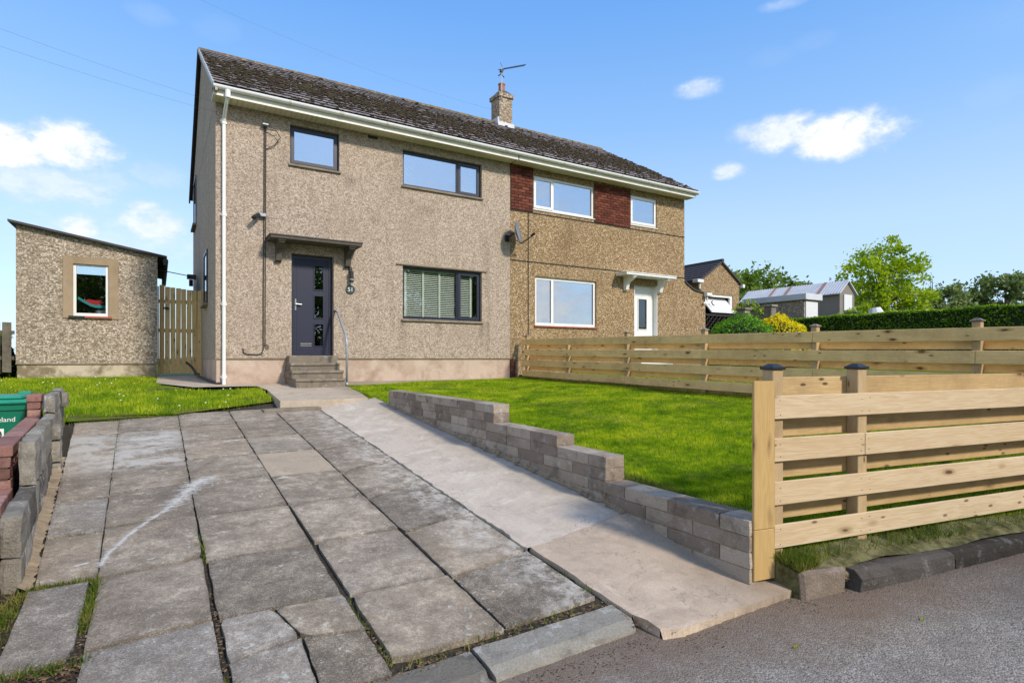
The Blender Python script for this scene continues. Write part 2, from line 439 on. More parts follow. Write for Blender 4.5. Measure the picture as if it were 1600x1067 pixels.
def asphalt_f(n):
    p = n.pos()
    vc = n.sep(n.vor(p, 120, out='Color'))
    vd = n.vor(p, 120)
    c = n.ramp(vc[0], [(0, (.13, .118, .104)), (.45, (.255, .235, .21)), (.75, (.31, .285, .255)), (.92, (.38, .355, .325))])
    c = n.mix(n.rng(n.noise(p, 1.2, 6, .7, .6), .45, .68, 0, .25), c, (.32, .295, .26))
    c = n.mix(n.rng(n.noise(n.vadd(p, (2, 8, 0)), 3.3, 6, .7, .6), .50, .66, 0, .5), c, (.17, .155, .14))
    # dirt washed against the kerb
    x, y, z = n.sep(p)
    edge = n.math('ADD', n.math('ADD', y, n.math('MULTIPLY', x, .17)), n.math('MULTIPLY', n.math('SUBTRACT', n.noise(p, 2.5, 5, .7), .5), .9))
    c = n.mix(n.rng(edge, 1.95, 2.45, 0, .75), c, (.17, .12, .085))
    out(n, c, .88, n.bump(n.math('ADD', n.math('MULTIPLY', vd, -1), n.noise(p, 20, 4)), .006, .8)); n.set(n.b, 'Specular IOR Level', .15)


m_asphalt = M('worn_asphalt', asphalt_f)


def soil_f(n):
    p = n.pos()
    c = n.ramp(n.noise(p, 16, 6, .75), [(.3, (.035, .024, .015)), (.5, (.11, .075, .045)), (.7, (.22, .165, .10))])
    c = n.mix(n.rng(n.noise(p, 3, 5), .52, .66, 0, .6), c, (.05, .075, .018))
    out(n, c, .95, n.bump(n.noise(p, 40, 5, .8), .02, 1))


m_soil = M('soil_and_leaf_litter', soil_f)


def lawn_f(n):
    p = n.pos()
    c = n.ramp(n.noise(p, 1.1, 6, .65), [(.3, (.13, .20, .008)), (.55, (.20, .29, .010)), (.75, (.27, .34, .015))])
    c = n.mix(n.rng(n.noise(p, 2.4, 5, .7), .52, .60, 0, .8), c, (.21, .155, .08))
    c = n.mix(n.rng(n.noise(p, 60, 3, .8), .4, .7, 0, .6), c, (.03, .055, .008))
    out(n, c, .95, n.bump(n.noise(p, 60, 4, .8), .03, 1)); n.set(n.b, 'Specular IOR Level', .1)


m_lawn = M('lawn_ground', lawn_f)
def verge_f(n):
    p = n.pos()
    c = n.ramp(n.noise(p, 9, 6, .7), [(.3, (.03, .03, .012)), (.45, (.10, .10, .03)), (.6, (.24, .22, .10)), (.75, (.14, .20, .03))])
    out(n, c, .95, n.bump(n.noise(p, 50, 5, .8), .02, 1))
m_verge = M('dry_verge', verge_f)
m_joint = M('joint_soil_and_shade', lambda n: out(n, n.ramp(n.noise(n.pos(), 30, 5, .75), [(.35, (.012, .010, .007)), (.55, (.045, .034, .02)), (.75, (.12, .09, .055))]), .95, n.bump(n.noise(n.pos(), 60, 4), .01)))  # soil darkened so its colour includes the shade in the joints
m_terrain = M('rough_grass_ground', lambda n: out(n, n.ramp(n.noise(n.pos(), .4, 6), [(.3, (.05, .08, .015)), (.7, (.10, .12, .03))]), .95))


def leaf(name, c0, c1, c2, scale=1.4, trans=.35, fine=30):
    def f(n):
        p = n.pos()
        k = n.math('ADD', n.math('MULTIPLY', n.noise(p, scale, 4, .6), .6), n.math('MULTIPLY', n.noise(p, fine, 2), .4))
        c = n.ramp(k, [(.38, c0), (.49, c1), (.61, c2)])
        out(n, c, .55); n.set(n.b, 'Specular IOR Level', .25)
        t = n.add('ShaderNodeBsdfTranslucent'); n.set(t, 0, n.mix(1, c, (1.5, 1.6, .7), 'MULTIPLY'))
        mx = n.add('ShaderNodeMixShader'); n.set(mx, 0, trans)
        n.l.new(n.b.outputs[0], mx.inputs[1]); n.l.new(t.outputs[0], mx.inputs[2])
        n.l.new(mx.outputs[0], n.n['Material Output'].inputs[0])
    return M(name, f)


m_grass = leaf('lawn_blades', (.10, .20, .004), (.25, .38, .006), (.50, .55, .02), 1.9, .4, 11)
m_grass_l = leaf('left_lawn_blades', (.10, .19, .005), (.25, .37, .008), (.48, .51, .025), 1.9, .4, 10)
m_weed = leaf('weed_blades', (.05, .09, .012), (.12, .17, .02), (.25, .22, .06), 5, .3)
m_hedge = leaf('privet_hedge_leaf', (.05, .13, .008), (.10, .22, .012), (.20, .34, .02), 2.5, .3)
m_bush = leaf('round_bush_leaf', (.05, .16, .008), (.11, .28, .012), (.20, .42, .02), 3, .3)
m_goldbush = leaf('golden_bush_leaf', (.45, .36, .005), (.75, .60, .008), (.85, .74, .02), 3, .35)
m_tree_b = leaf('bright_tree_leaf', (.14, .22, .008), (.28, .38, .012), (.46, .52, .03), .8, .4)
m_tree_d = leaf('mid_tree_leaf', (.06, .12, .014), (.13, .20, .025), (.23, .29, .05), .6, .35)
m_tree_f = leaf('far_tree_leaf', (.09, .14, .05), (.16, .21, .08), (.25, .30, .12), .5, .35)
m_shrub = leaf('shrub_leaf', (.11, .19, .012), (.22, .32, .02), (.38, .46, .05), 2, .3)
m_core = flat('bush_inner_shade', (.012, .022, .006), .95)  # near-black green core colour stands in for shade deep in the foliage
m_bark = M('bark', lambda n: out(n, n.ramp(n.noise(n.mapv(n.pos(), (8, 8, 2)), 2, 4), [(.3, (.05, .04, .03)), (.7, (.14, .115, .09))]), .9))


def wood_f(pale, mid, darkc, knots=1.0, weather=.0, axis=0):
    def f(n):
        o = n.obj(); r = n.rnd()
        off = n.add('ShaderNodeCombineXYZ'); n.set(off, 0, n.math('MULTIPLY', r, 37)); n.set(off, 1, n.math('MULTIPLY', r, 91)); n.set(off, 2, n.math('MULTIPLY', r, 13))
        v = n.vadd(o, off.outputs[0])
        sc = [1.1, 1.1, 1.1]; sc = [1.1 if i == axis else 17 for i in range(3)]
        ksc = [2.6 if i == axis else 7.5 for i in range(3)]
        wv = n.vadd(v, n.mapv(n.noise(n.mapv(v, tuple(x * .5 for x in ksc)), 1.0, 2, out=1), (.12, .12, .12)))
        kd = n.vor(n.mapv(wv, tuple(ksc)), 1.0)
        kc = n.sep(n.vor(n.mapv(wv, tuple(ksc)), 1.0, out='Color'))
        sel = n.rng(kc[0], .38, .44)
        g = n.noise(n.mapv(v, tuple(sc)), 1.6, 4, .6, 1.2)
        ring = n.math('SINE', n.math('ADD', n.math('MULTIPLY', g, 22), n.math('MULTIPLY', kd, 9)))
        c = n.mix(n.rng(ring, -1, 1, 0, .55), pale, mid)
        c = n.mix(n.rng(n.noise(n.mapv(v, tuple(x * .3 for x in sc)), 1.0, 3), .4, .7, 0, .55), c, mid)
        c = n.mix(n.math('MULTIPLY', n.rng(kd, .26, .14, 0, .42 * knots), sel), c, darkc)
        c = n.mix(n.math('MULTIPLY', n.rng(kd, .13, .08, 0, .95 * knots), sel), c, tuple(x * .4 for x in darkc))
        fine = n.vor(n.mapv(v, tuple(5 if i == axis else 13 for i in range(3))), 1.0)
        fc = n.sep(n.vor(n.mapv(v, tuple(5 if i == axis else 13 for i in range(3))), 1.0, out='Color'))
        c = n.mix(n.math('MULTIPLY', n.rng(fine, .17, .09, 0, .85), n.rng(fc[1], .42, .46)), c, tuple(x * .3 for x in darkc))
        c = n.mix(n.rng(r, 0, 1, 0, .30), c, mid)
        if weather:
            c = n.mix(n.rng(n.noise(n.pos(), 2.2, 5, .7), .45, .68, 0, weather), c, tuple(x * .5 for x in darkc))
        out(n, c, .75, n.bump(n.math('ADD', g, n.noise(n.mapv(v, tuple(x * 5 for x in sc)), 1, 2)), .004, .5)); n.set(n.b, 'Specular IOR Level', .25)
    return f


m_wood = M('fresh_pine', wood_f((.66, .53, .36), (.50, .355, .195), (.17, .085, .03), 1.25))
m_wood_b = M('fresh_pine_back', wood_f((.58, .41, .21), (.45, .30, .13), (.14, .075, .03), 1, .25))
m_wood_s = M('treated_pine', wood_f((.88, .62, .30), (.70, .465, .20), (.24, .125, .04), 1.2, .28))
m_wood_post = M('post_pine', wood_f((.52, .38, .22), (.40, .28, .14), (.12, .07, .03), .6, .3, 2))
m_wood_endpost = M('end_board_pine_shaded', wood_f((.56, .385, .165), (.45, .29, .11), (.15, .075, .03), 1, 0, 2))  # pine tone lowered so the end boards look shaded
m_wood_gate = M('gate_pine', wood_f((.80, .56, .26), (.60, .40, .16), (.16, .09, .035), 1, .15, 2))
m_wood_old = M('old_grey_wood', wood_f((.19, .165, .125), (.14, .12, .09), (.05, .04, .03), .4, .5, 2))

# ------------------------------------------------------------------ mesh helpers
WP = {}          # world position of every linked object's origin


class MB:
    def __init__(s): s.v = []; s.f = []

    def quad(s, a, b, c, d):
        k = len(s.v); s.v += [tuple(a), tuple(b), tuple(c), tuple(d)]; s.f.append((k, k + 1, k + 2, k + 3)); return s

    def poly(s, pts):
        k = len(s.v); s.v += [tuple(p) for p in pts]; s.f.append(tuple(range(k, k + len(pts)))); return s

    def box(s, x0, x1, y0, y1, z0, z1):
        k = len(s.v)
        s.v += [(x, y, z) for z in (z0, z1) for y in (y0, y1) for x in (x0, x1)]
        s.f += [tuple(k + i for i in q) for q in ((0, 2, 3, 1), (4, 5, 7, 6), (0, 1, 5, 4), (2, 6, 7, 3), (0, 4, 6, 2), (1, 3, 7, 5))]
        return s

    def cbox(s, x0, x1, y0, y1, z0, z1, c=.004, j=0.0):
        """box with chamfered edges; j jitters the corners"""
        k = len(s.v); idx = {}
        X = (x0, x1); Y = (y0, y1); Z = (z0, z1)
        for ix in (0, 1):
            for iy in (0, 1):
                for iz in (0, 1):
                    jx, jy, jz = [random.uniform(-j, j) if j else 0 for _ in range(3)]
                    bx, by, bz = X[ix] + jx, Y[iy] + jy, Z[iz] + jz
                    sx_, sy_, sz_ = (c, -c)[ix], (c, -c)[iy], (c, -c)[iz]
                    for ax, pt in enumerate(((bx, by + sy_, bz + sz_), (bx + sx_, by, bz + sz_), (bx + sx_, by + sy_, bz))):
                        idx[(ix, iy, iz, ax)] = len(s.v); s.v.append(pt)
        g = lambda *a: idx[a]
        for ax in range(3):
            for side in (0, 1):
                o = [q for q in range(3) if q != ax]
                ring = []
                for a_, b_ in ((0, 0), (1, 0), (1, 1), (0, 1)):
                    key = [0, 0, 0]; key[ax] = side; key[o[0]] = a_; key[o[1]] = b_
                    ring.append(g(*key, ax))
                if (side == 1) == (ax == 1): ring.reverse()
                s.f.append(tuple(ring))
        for ax in range(3):            # edges along axis ax
            o = [q for q in range(3) if q != ax]
            for a_ in (0, 1):
                for b_ in (0, 1):
                    k0 = [0, 0, 0]; k0[o[0]] = a_; k0[o[1]] = b_; k1 = list(k0); k1[ax] = 1
                    q = [g(*k0, o[0]), g(*k1, o[0]), g(*k1, o[1]), g(*k0, o[1])]
                    flip = (a_ == b_)
                    if ax == 1: flip = not flip
                    if not flip: q.reverse()
                    s.f.append(tuple(q))
        for ix in (0, 1):
            for iy in (0, 1):
                for iz in (0, 1):
                    t = [g(ix, iy, iz, 0), g(ix, iy, iz, 1), g(ix, iy, iz, 2)]
                    if (ix + iy + iz) % 2 == 0: t.reverse()
                    s.f.append(tuple(t))
        return s

    def tube(s, pts, r, n=8, cap=True):
        pts = [Vector(p) for p in pts]
        rs = r if isinstance(r, (list, tuple)) else [r] * len(pts)
        k = len(s.v); up = Vector((0, 0, 1))
        prev = None
        for i, p in enumerate(pts):
            t = (pts[min(i + 1, len(pts) - 1)] - pts[max(i - 1, 0)]).normalized()
            if prev is None:
                a = t.cross(up)
                if a.length < .01: a = t.cross(Vector((0, 1, 0)))
            else:
                a = prev - t * prev.dot(t)
            a.normalize(); prev = a; b = t.cross(a)
            for q in range(n):
                an = 2 * math.pi * q / n
                s.v.append(tuple(p + (a * math.cos(an) + b * math.sin(an)) * rs[i]))
        for i in range(len(pts) - 1):
            for q in range(n):
                q2 = (q + 1) % n
                s.f.append((k + i * n + q, k + i * n + q2, k + (i + 1) * n + q2, k + (i + 1) * n + q))
        if cap:
            s.f.append(tuple(k + q for q in reversed(range(n))))
            s.f.append(tuple(k + (len(pts) - 1) * n + q for q in range(n)))
        return s

    def prism(s, prof, axis, a, b):
        """profile (p,q) extruded along axis from a to b. axis x: (y,z); y: (x,z); z: (x,y)"""
        def P(p, t):
            return {'x': (t, p[0], p[1]), 'y': (p[0], t, p[1]), 'z': (p[0], p[1], t)}[axis]
        k = len(s.v); n = len(prof)
        s.v += [P(p, a) for p in prof] + [P(p, b) for p in prof]
        s.f.append(tuple(k + i for i in range(n))); s.f.append(tuple(k + n + i for i in reversed(range(n))))
        for i in range(n):
            j = (i + 1) % n
            s.f.append((k + i, k + n + i, k + n + j, k + j))
        return s

    def grid(s, xs, ys, fn):
        k = len(s.v)
        for y in ys:
            for x in xs: s.v.append((x, y, fn(x, y)))
        nx = len(xs)
        for j in range(len(ys) - 1):
            for i in range(nx - 1):
                a = k + j * nx + i
                s.f.append((a, a + 1, a + nx + 1, a + nx))
        return s

    def rotz(s, ang, cx, cy, start=0):
        c, sn = math.cos(ang), math.sin(ang)
        for i in range(start, len(s.v)):
            x, y, z = s.v[i]; x -= cx; y -= cy
            s.v[i] = (cx + x * c - y * sn, cy + x * sn + y * c, z)
        return s

    def build(s, name, m, parent=None, smooth=False, origin=None, bevel=0, fix=False):
        if origin is None:
            xs = [v[0] for v in s.v]; ys = [v[1] for v in s.v]; zs = [v[2] for v in s.v]
            origin = ((min(xs) + max(xs)) / 2, (min(ys) + max(ys)) / 2, (min(zs) + max(zs)) / 2)
        me = bpy.data.meshes.new(name)
        me.from_pydata([(v[0] - origin[0], v[1] - origin[1], v[2] - origin[2]) for v in s.v], [], s.f)
        if fix:
            import bmesh
            b = bmesh.new(); b.from_mesh(me); bmesh.ops.recalc_face_normals(b, faces=b.faces); b.to_mesh(me); b.free()
        me.materials.append(m)
        if smooth:
            me.polygons.foreach_set('use_smooth', [True] * len(me.polygons))
        return link(name, me, origin, parent)


def link(name, data, pos, parent=None):
    o = bpy.data.objects.new(name, data); COL.objects.link(o)
    pw = WP[parent.name] if parent else (0, 0, 0)
    o.parent = parent
    o.location = (pos[0] - pw[0], pos[1] - pw[1], pos[2] - pw[2])
    WP[o.name] = tuple(pos)
    return o


def thing(name, label, cat, pos=(0, 0, 0), group=None):
    o = link(name, None, pos)
    o.empty_display_size = .2
    return tag(o, label, cat, group)


def tag(o, label=None, cat=None, group=None, kind=None):
    if label: o['label'] = label
    if cat: o['category'] = cat
    if group: o['group'] = group
    if kind: o['kind'] = kind
    return o


def board(name, m, p0, p1, h, th, parent, ztop0=None, c=.004, tilt=0):
    """horizontal plank from p0 to p1 (x,y,ztop); local x runs along it so the grain does too"""
    p0 = Vector(p0); p1 = Vector(p1); L = (p1 - p0).length
    b = MB().cbox(-L / 2, L / 2, -th / 2, th / 2, -h, 0, c)
    ob = b.build(name, m, parent, origin=(0, 0, 0))
    d = p1 - p0
    mid = (p0 + p1) / 2
    pw = Vector(WP[parent.name]) if parent else Vector()
    ob.location = mid - pw
    ob.rotation_euler = (tilt, -math.atan2(d.z, math.hypot(d.x, d.y)), math.atan2(d.y, d.x))
    WP[ob.name] = tuple(mid)
    return ob


def npmesh(name, V, F, m, parent=None, pos=(0, 0, 0)):
    """V (n,3), F (k,3|4) numpy"""
    me = bpy.data.meshes.new(name)
    k = F.shape[1]
    me.vertices.add(len(V)); me.vertices.foreach_set('co', (V - np.array(pos)).astype(np.float32).ravel())
    me.loops.add(F.size); me.loops.foreach_set('vertex_index', F.astype(np.int32).ravel())
    me.polygons.add(len(F)); me.polygons.foreach_set('loop_start', np.arange(0, F.size, k, dtype=np.int32))
    me.update(calc_edges=True)
    me.materials.append(m)
    return link(name, me, pos, parent)


# ------------------------------------------------------------------ levels
def drive(x, y): return -1.6 + .086 * y
def leftlawn(x, y): return -.525 - (12.5 - y) * .075 if y < 12.5 else -.525 + (y - 12.5) * .018
def lawnz(x, y):
    l = -1.12 + (y - 2.6) * .0567
    r = -.68 + (y - 2.4) * .019
    t = min(1, max(0, (x - 3.2) / 4.7)); t = t * t * (3 - 2 * t) * .6 + t * .4
    z = l + (r - l) * t
    d = y - fence_y(x)
    if d < .9:
        k = max(0, min(1, (.9 - d) / .9)); k = k * k * (3 - 2 * k)
        z = z * (1 - k) + min(z, -1.232) * k
    return z + .012 * math.sin(x * 2.3 + y * 1.7)
def fence_y(x): return 2.205 - (x - 3.30) * .174
def sm(a, b, x):
    t = min(1, max(0, (x - a) / (b - a))); return t * t * (3 - 2 * t)
def road(x, y): return -1.462 - .012 * (2.1 - y) + .022 * max(0, min(6, x - 3))
def terr(x, y):
    if y < 9.05 and x < -1.0 and y > 1.9: return -1.52
    z = -1.7 if y < 2.4 else max(-1.7, min(-.66, drive(x, y) - .14))
    if x > 3.3 and y < 1.8: z = -1.7
    if x > 14: z += sm(14, 23, x) * 1.5 * sm(1, 5, y)
    if y < -7.0: z = -1.62
    if y > 30 or x > 40: z += .6
    return z


# ------------------------------------------------------------------ setting
xs = sorted(set([-600, -200, -80, -40, -25, -15, -8, -4, -2, -1.06, -1.0, 0, 1, 2, 3.2, 4.5] + list(range(6, 32)) + [36, 40, 50, 80, 200, 600]))
ys = sorted(set([-600, -200, -80, -40, -20, -12, -7.2, -6.8, -3, 0, 1.0, 1.8, 1.95, 2.4] + list(range(3, 9)) + [9.0, 9.1] + list(range(10, 32)) + [40, 60, 120, 300, 600]))
tag(MB().grid(xs, ys, terr).build('ground', m_terrain, None, origin=(0, 0, -1)), kind='structure')

# road
rb = MB()
kx = lambda x: 2.30 if x < 2.25 else (2.12 if x < 3.25 else 2.06 - (x - 3.3) * .174)
rxs = [-60, -20, -8, -4, -2, 0, 1, 2.24, 2.26, 3.24, 3.3, 4, 5, 6, 8, 11, 16, 30, 60]
rys = [0, .15, .35, .6, .8, .92, 1]
for j in range(len(rys) - 1):
    for i in range(len(rxs) - 1):
        q = []
        for (a, b) in ((i, j), (i + 1, j), (i + 1, j + 1), (i, j + 1)):
            x = rxs[a]; y = -7 + (kx(x) + 7) * rys[b]
            if x > 16: y = -7 + (kx(16) - (x - 16) * .174 + 7) * rys[b]
            q.append((x, y, road(x, y)))
        rb.quad(*q)
tag(rb.build('road', m_asphalt, None, origin=(0, 0, -1.5)), kind='structure')

# driveway bed and slabs
dv = MB()
dv.grid([-1.02, -.6, 0, .6, 1.2, 1.8, 2.3], [2.36, 3, 4, 5, 6, 7, 8, 9, 9.6, 10.5], lambda x, y: drive(x, y) - .026)
driveway = tag(dv.build('driveway', m_joint, None, origin=(0, 0, -1.5)), kind='structure')


def slab(x0a, x1a, x0b, x1b, y0a, y0b, y1a, y1b, m, dz=0, g=.009):
    """quad slab : near edge (x0a,y0a)-(x1a,y0b), far edge (x0b,y1a)-(x1b,y1b), with worn irregular edge"""
    b = MB(); nx, ny = 7, 8
    cx = (x0a + x1a) / 2; cy = (y0a + y1a) / 2
    tx, ty = random.uniform(-.006, .006), random.uniform(-.005, .005)
    top = []
    gx_ = .001 if y0a > 4.8 else (.003 if y0a > 3.9 else .006)
    for j in range(ny + 1):
        row = []
        for i in range(nx + 1):
            u, v = i / nx, j / ny
            xa = x0a + gx_ + (x1a - x0a - 2 * gx_) * u; xb = x0b + gx_ + (x1b - x0b - 2 * gx_) * u
            ya = y0a + (y0b - y0a) * u + g; yb = y1a + (y1b - y1a) * u - g
            x = xa + (xb - xa) * v; y = ya + (yb - ya) * v
            edge = (i in (0, nx)) or (j in (0, ny))
            if edge:
                wob = .004
                if (i in (0, nx)) and (j in (0, ny)) and random.random() < .35: wob = .016
                x += random.uniform(-wob, wob) * .7; y += random.uniform(-wob, wob) * .7
                if i == 0: x += random.random() * wob
                if i == nx: x -= random.random() * wob
                if j == 0: y += random.random() * wob
                if j == ny: y -= random.random() * wob
            z = drive(x, y) + dz + (x - cx) * tx + (y - cy) * ty + random.uniform(-.0012, .0012) - (.003 if edge else 0)
            row.append(len(b.v)); b.v.append((x, y, z))
        top.append(row)
    for j in range(ny):
        for i in range(nx):
            b.f.append((top[j][i], top[j][i + 1], top[j + 1][i + 1], top[j + 1][i]))
    ring = top[0][:] + [r[-1] for r in top[1:]] + top[-1][-2::-1] + [top[j][0] for j in range(ny - 1, 0, -1)]
    low = []
    for i in ring:
        v = b.v[i]; low.append(len(b.v)); b.v.append((v[0], v[1], v[2] - .055))
    for i in range(len(ring)):
        j = (i + 1) % len(ring)
        b.f.append((ring[i], low[i], low[j], ring[j]))
    o = b.build('paving_slab', m, driveway)
    rv = [0.0] * len(b.v)
    for i in ring + low: rv[i] = 1.0
    at = o.data.attributes.new('rim', 'FLOAT', 'POINT'); at.data.foreach_set('value', rv)
    return o


def dx(y): return -.29 - max(0, y - 4.0) * .0265
def lx(y): return -.60 if y < 4.05 else -.575 - (y - 4.05) * .062
rows1 = [3.2, 4.03, 4.82, 5.66, 6.5, 7.4, 8.23, 9.12]
mats1 = [m_slab_g, m_slab_w, m_slab_g, m_slab, m_slab_w, m_slab_p, m_slab_w]
for i in range(7):
    a, b_ = rows1[i], rows1[i + 1]
    slab(lx(a + .05), dx(a) - (.03 if i == 0 else 0), lx(b_ + (.0 if i == 0 else .05)), dx(b_) - (.03 if i == 0 else 0), a - (.03 if i == 0 else 0), a, b_ - .01, b_, mats1[i], random.uniform(-.003, .004))
rows2 = [2.42, 3.28, 4.1, 4.95, 5.8, 6.63, 7.5, 8.4, 9.37]
for i in range(8):
    a, b_ = rows2[i], rows2[i + 1]
    slab(dx(a), .245, dx(b_), .245, a - .06, a, b_ - .06, b_, [m_slab_g, m_slab, m_slab, m_slab, m_slab, m_slab, m_slab_p, m_slab][i], random.uniform(-.002, .002), .006 if i in (2, 3, 4) else .010)
rows3 = [2.44, 3.25, 4.03, 4.9, 5.8, 6.7, 7.56, 8.5, 9.5]
for i in range(8):
    a, b_ = rows3[i], rows3[i + 1]
    if i == 0:      # a cracked slab in three pieces
        slab(.265, .58, .265, .60, a, a, a + .40, a + .47, m_slab_g, .002, .003)
        slab(.58, .895, .60, .895, a, a, a + .47, a + .40, m_slab_d, -.004, .003)
        slab(.265, .60, .265, .52, a + .40, a + .47, b_, b_, m_slab_g, .004, .003)
        slab(.60, .895, .52, .895, a + .47, a + .40, b_, b_, m_slab, 0, .003)
        continue
    slab(.258 if i < 3 else .249, .888 if i < 3 else .897, .258 if i < 2 else .249, .890 if i < 2 else .897, a, a, b_, b_, [m_slab, m_slab_d, m_slab, m_slab, m_slab, m_slab_w, m_slab_w, m_slab][i], random.uniform(-.002, .002), .006 if i in (3, 4) else .010)
rows4 = [2.51, 3.21, 4.05, 4.9, 5.77, 6.7, 7.57, 8.55, 9.5]
for i in range(8):
    a, b_ = rows4[i], rows4[i + 1]
    slab(.912 if i < 3 else .903, 1.517, .912 if i < 2 else .903, 1.517, a, a, b_, b_ + (.1 if i == 7 else 0), [m_slab_w, m_slab, m_slab, m_slab, m_patch, m_slab_p, m_slab, m_slab][i], .006 if i == 0 else random.uniform(-.002, .002), .006 if i in (1, 2) else .010)
rows5 = [(2.53, 2.57), (3.16, 3.31), (3.96, 4.15), (4.79, 5.13), (5.66, 5.98), (6.62, 6.8), (7.6, 7.65), (8.5, 8.5), (9.4, 9.4)]
for i in range(8):
    (a, a2), (b_, b2) = rows5[i], rows5[i + 1]
    slab(1.525, 2.165, 1.525, 2.165, a, a2, b_, b2, [m_slab_d, m_slab_w, m_slab_d, m_slab, m_slab, m_slab, m_slab, m_slab][i], random.uniform(-.002, .003))
# sandy mortar strip at the foot of the left wall
mb = MB()
pts = []
n_ = 90
for i in range(n_ + 1):
    y = 4.02 + i * (7.2 - 4.02) / n_
    pts.append((lx(y) + random.uniform(-.02, .008), y, drive(0, y) - .006 + random.uniform(-.006, .002)))
for i in range(n_):
    a, b_ = pts[i], pts[i + 1]
    wl = lambda y: -.62 - .073 * (y - 4.0)
    mb.quad((wl(a[1]) - .02, a[1], a[2] + .03), a, b_, (wl(b_[1]) - .02, b_[1], b_[2] + .03))
tag(mb.build('mortar_strip', m_mortar, driveway))

# concrete path, apron, landing
def crossfall(x, y): return max(0, (x - 2.2) / .92) ** 1.4 * (.115 * sm(2.2, 3.6, y) + .004)
pm = MB(); ny = 120
pej = [random.uniform(-.012, .012) for _ in range(400)]
def pedge(y): return 2.176 + pej[int(y * 30)] + .006 * math.sin(y * 9)
for j in range(ny):
    y0 = 3.32 + (9.46 - 3.32) * j / ny; y1 = 3.32 + (9.46 - 3.32) * (j + 1) / ny
    xsn = [0, .3, .6, .85, 1]
    for i in range(4):
        q = []
        for (u, y) in ((xsn[i], y0), (xsn[i + 1], y0), (xsn[i + 1], y1), (xsn[i], y1)):
            x = pedge(y) + (3.12 - pedge(y)) * u
            q.append((x, y, drive(x, y) + .006 + crossfall(x, y)))
        pm.quad(*q)
    pm.quad((pedge(y0), y0, drive(0, y0) - .05), (pedge(y0), y0, drive(0, y0) + .006), (pedge(y1), y1, drive(0, y1) + .006), (pedge(y1), y1, drive(0, y1) - .05))
tag(pm.build('path', m_path, None, origin=(0, 0, -1)), kind='structure')
am = MB()
ax_ = lambda y: 2.20 + pej[int(y * 25)] * .7
nx, ny = 48, 14
def ap(u, v):
    fy = 2.10 + pej[int(u * 40)] * .35 - .02 * u + .05 * max(0, 1 - u / .08)
    y = fy + (3.33 + .05 * u - fy) * v
    x0 = ax_(y) + (.03 if v < .1 else 0)
    x = x0 + (3.40 - x0) * u
    return (x, y, -1.6 + .086 * y + .008 + crossfall(x, y) - (.006 if v < .01 else 0))
for j in range(ny):
    for i in range(nx):
        am.quad(ap(i / nx, j / ny), ap((i + 1) / nx, j / ny), ap((i + 1) / nx, (j + 1) / ny), ap(i / nx, (j + 1) / ny))
for i in range(nx):
    a, b_ = ap(i / nx, 0), ap((i + 1) / nx, 0)
    q0, q1 = pej[i] * .8, pej[i + 1] * .8
    am.quad((a[0], 2.095 + q0, a[2] - .12), (b_[0], 2.095 + q1, b_[2] - .12), b_, a)
for j in range(ny):
    a, b_ = ap(0, j / ny), ap(0, (j + 1) / ny)
    am.quad((a[0], b_[1], a[2] - .09), (a[0], a[1], a[2] - .09), a, b_)
tag(am.build('driveway_apron', m_apron, None, origin=(0, 0, -1)), kind='structure')

lm = MB()
# landing in front of the door : a raised concrete pad, plus path along the house and to the gate
def landz(y): return -.66 + (y - 9.46) * .050
lm.poly([(1.62, 9.46, landz(9.46)), (3.0, 9.46, landz(9.46)), (3.12, 10.2, landz(10.2)), (3.25, 12.0, landz(12.0)), (3.25, 12.5, landz(12.4)), (1.55, 12.5, landz(12.4)), (1.7, 11.2, landz(11.2))])
lm.quad((1.62, 9.46, -.83), (3.0, 9.46, -.83), (3.0, 9.46, landz(9.46)), (1.62, 9.46, landz(9.46)))
lm.quad((1.62, 9.46, landz(9.46)), (1.7, 11.2, landz(11.2)), (1.7, 11.2, -.8), (1.62, 9.46, -.83))
lm.poly([(.55, 11.75, -.515), (1.68, 11.75, -.52), (1.56, 12.5, -.512), (.96, 12.5, -.505), (.96, 16.8, -.44), (.0, 16.8, -.44), (-.02, 13.4, -.49)])
tag(lm.build('doorstep_landing', m_land, None, origin=(0, 0, -.6)), kind='structure')
MB().quad((.0, 11.70, -.60), (1.72, 11.70, -.60), (1.72, 12.1, -.535), (.0, 12.1, -.545)).build('soil_edge', m_joint, None)['kind'] = 'structure'
# small broken rim slab beside the landing
kb = MB().cbox(1.35, 2.18, 9.20, 9.44, -.84, -.765, .01, .012)
tag(kb.build('edging_slab', m_step, None), 'low broken concrete edging slab between the left grass and the raised doorstep landing', 'slab')
tag(MB().box(3.25, 7.6, 12.28, 12.5, -.62, -.505).build('plinth_path_strip', m_land, None), kind='structure')

# lawns
gx = [3.28 + i * (7.95 - 3.28) / 24 for i in range(25)]
gv = [i / 40 for i in range(41)]
lw = MB()
for j in range(40):
    for i in range(24):
        q = []
        for (a, b_) in ((i, j), (i + 1, j), (i + 1, j + 1), (i, j + 1)):
            x = gx[a]; y0 = fence_y(x) + .06; y = y0 + (12.3 - y0) * gv[b_]
            q.append((x, y, lawnz(x, y)))
        lw.quad(*q)
# triangle of grass between wall head and landing
lw.poly([(3.02, 9.0, -.74), (3.28, 9.0, lawnz(3.28, 9.0)), (3.28, 12.3, lawnz(3.28, 12.3)), (3.2, 12.28, -.60), (3.1, 10.4, -.68)])
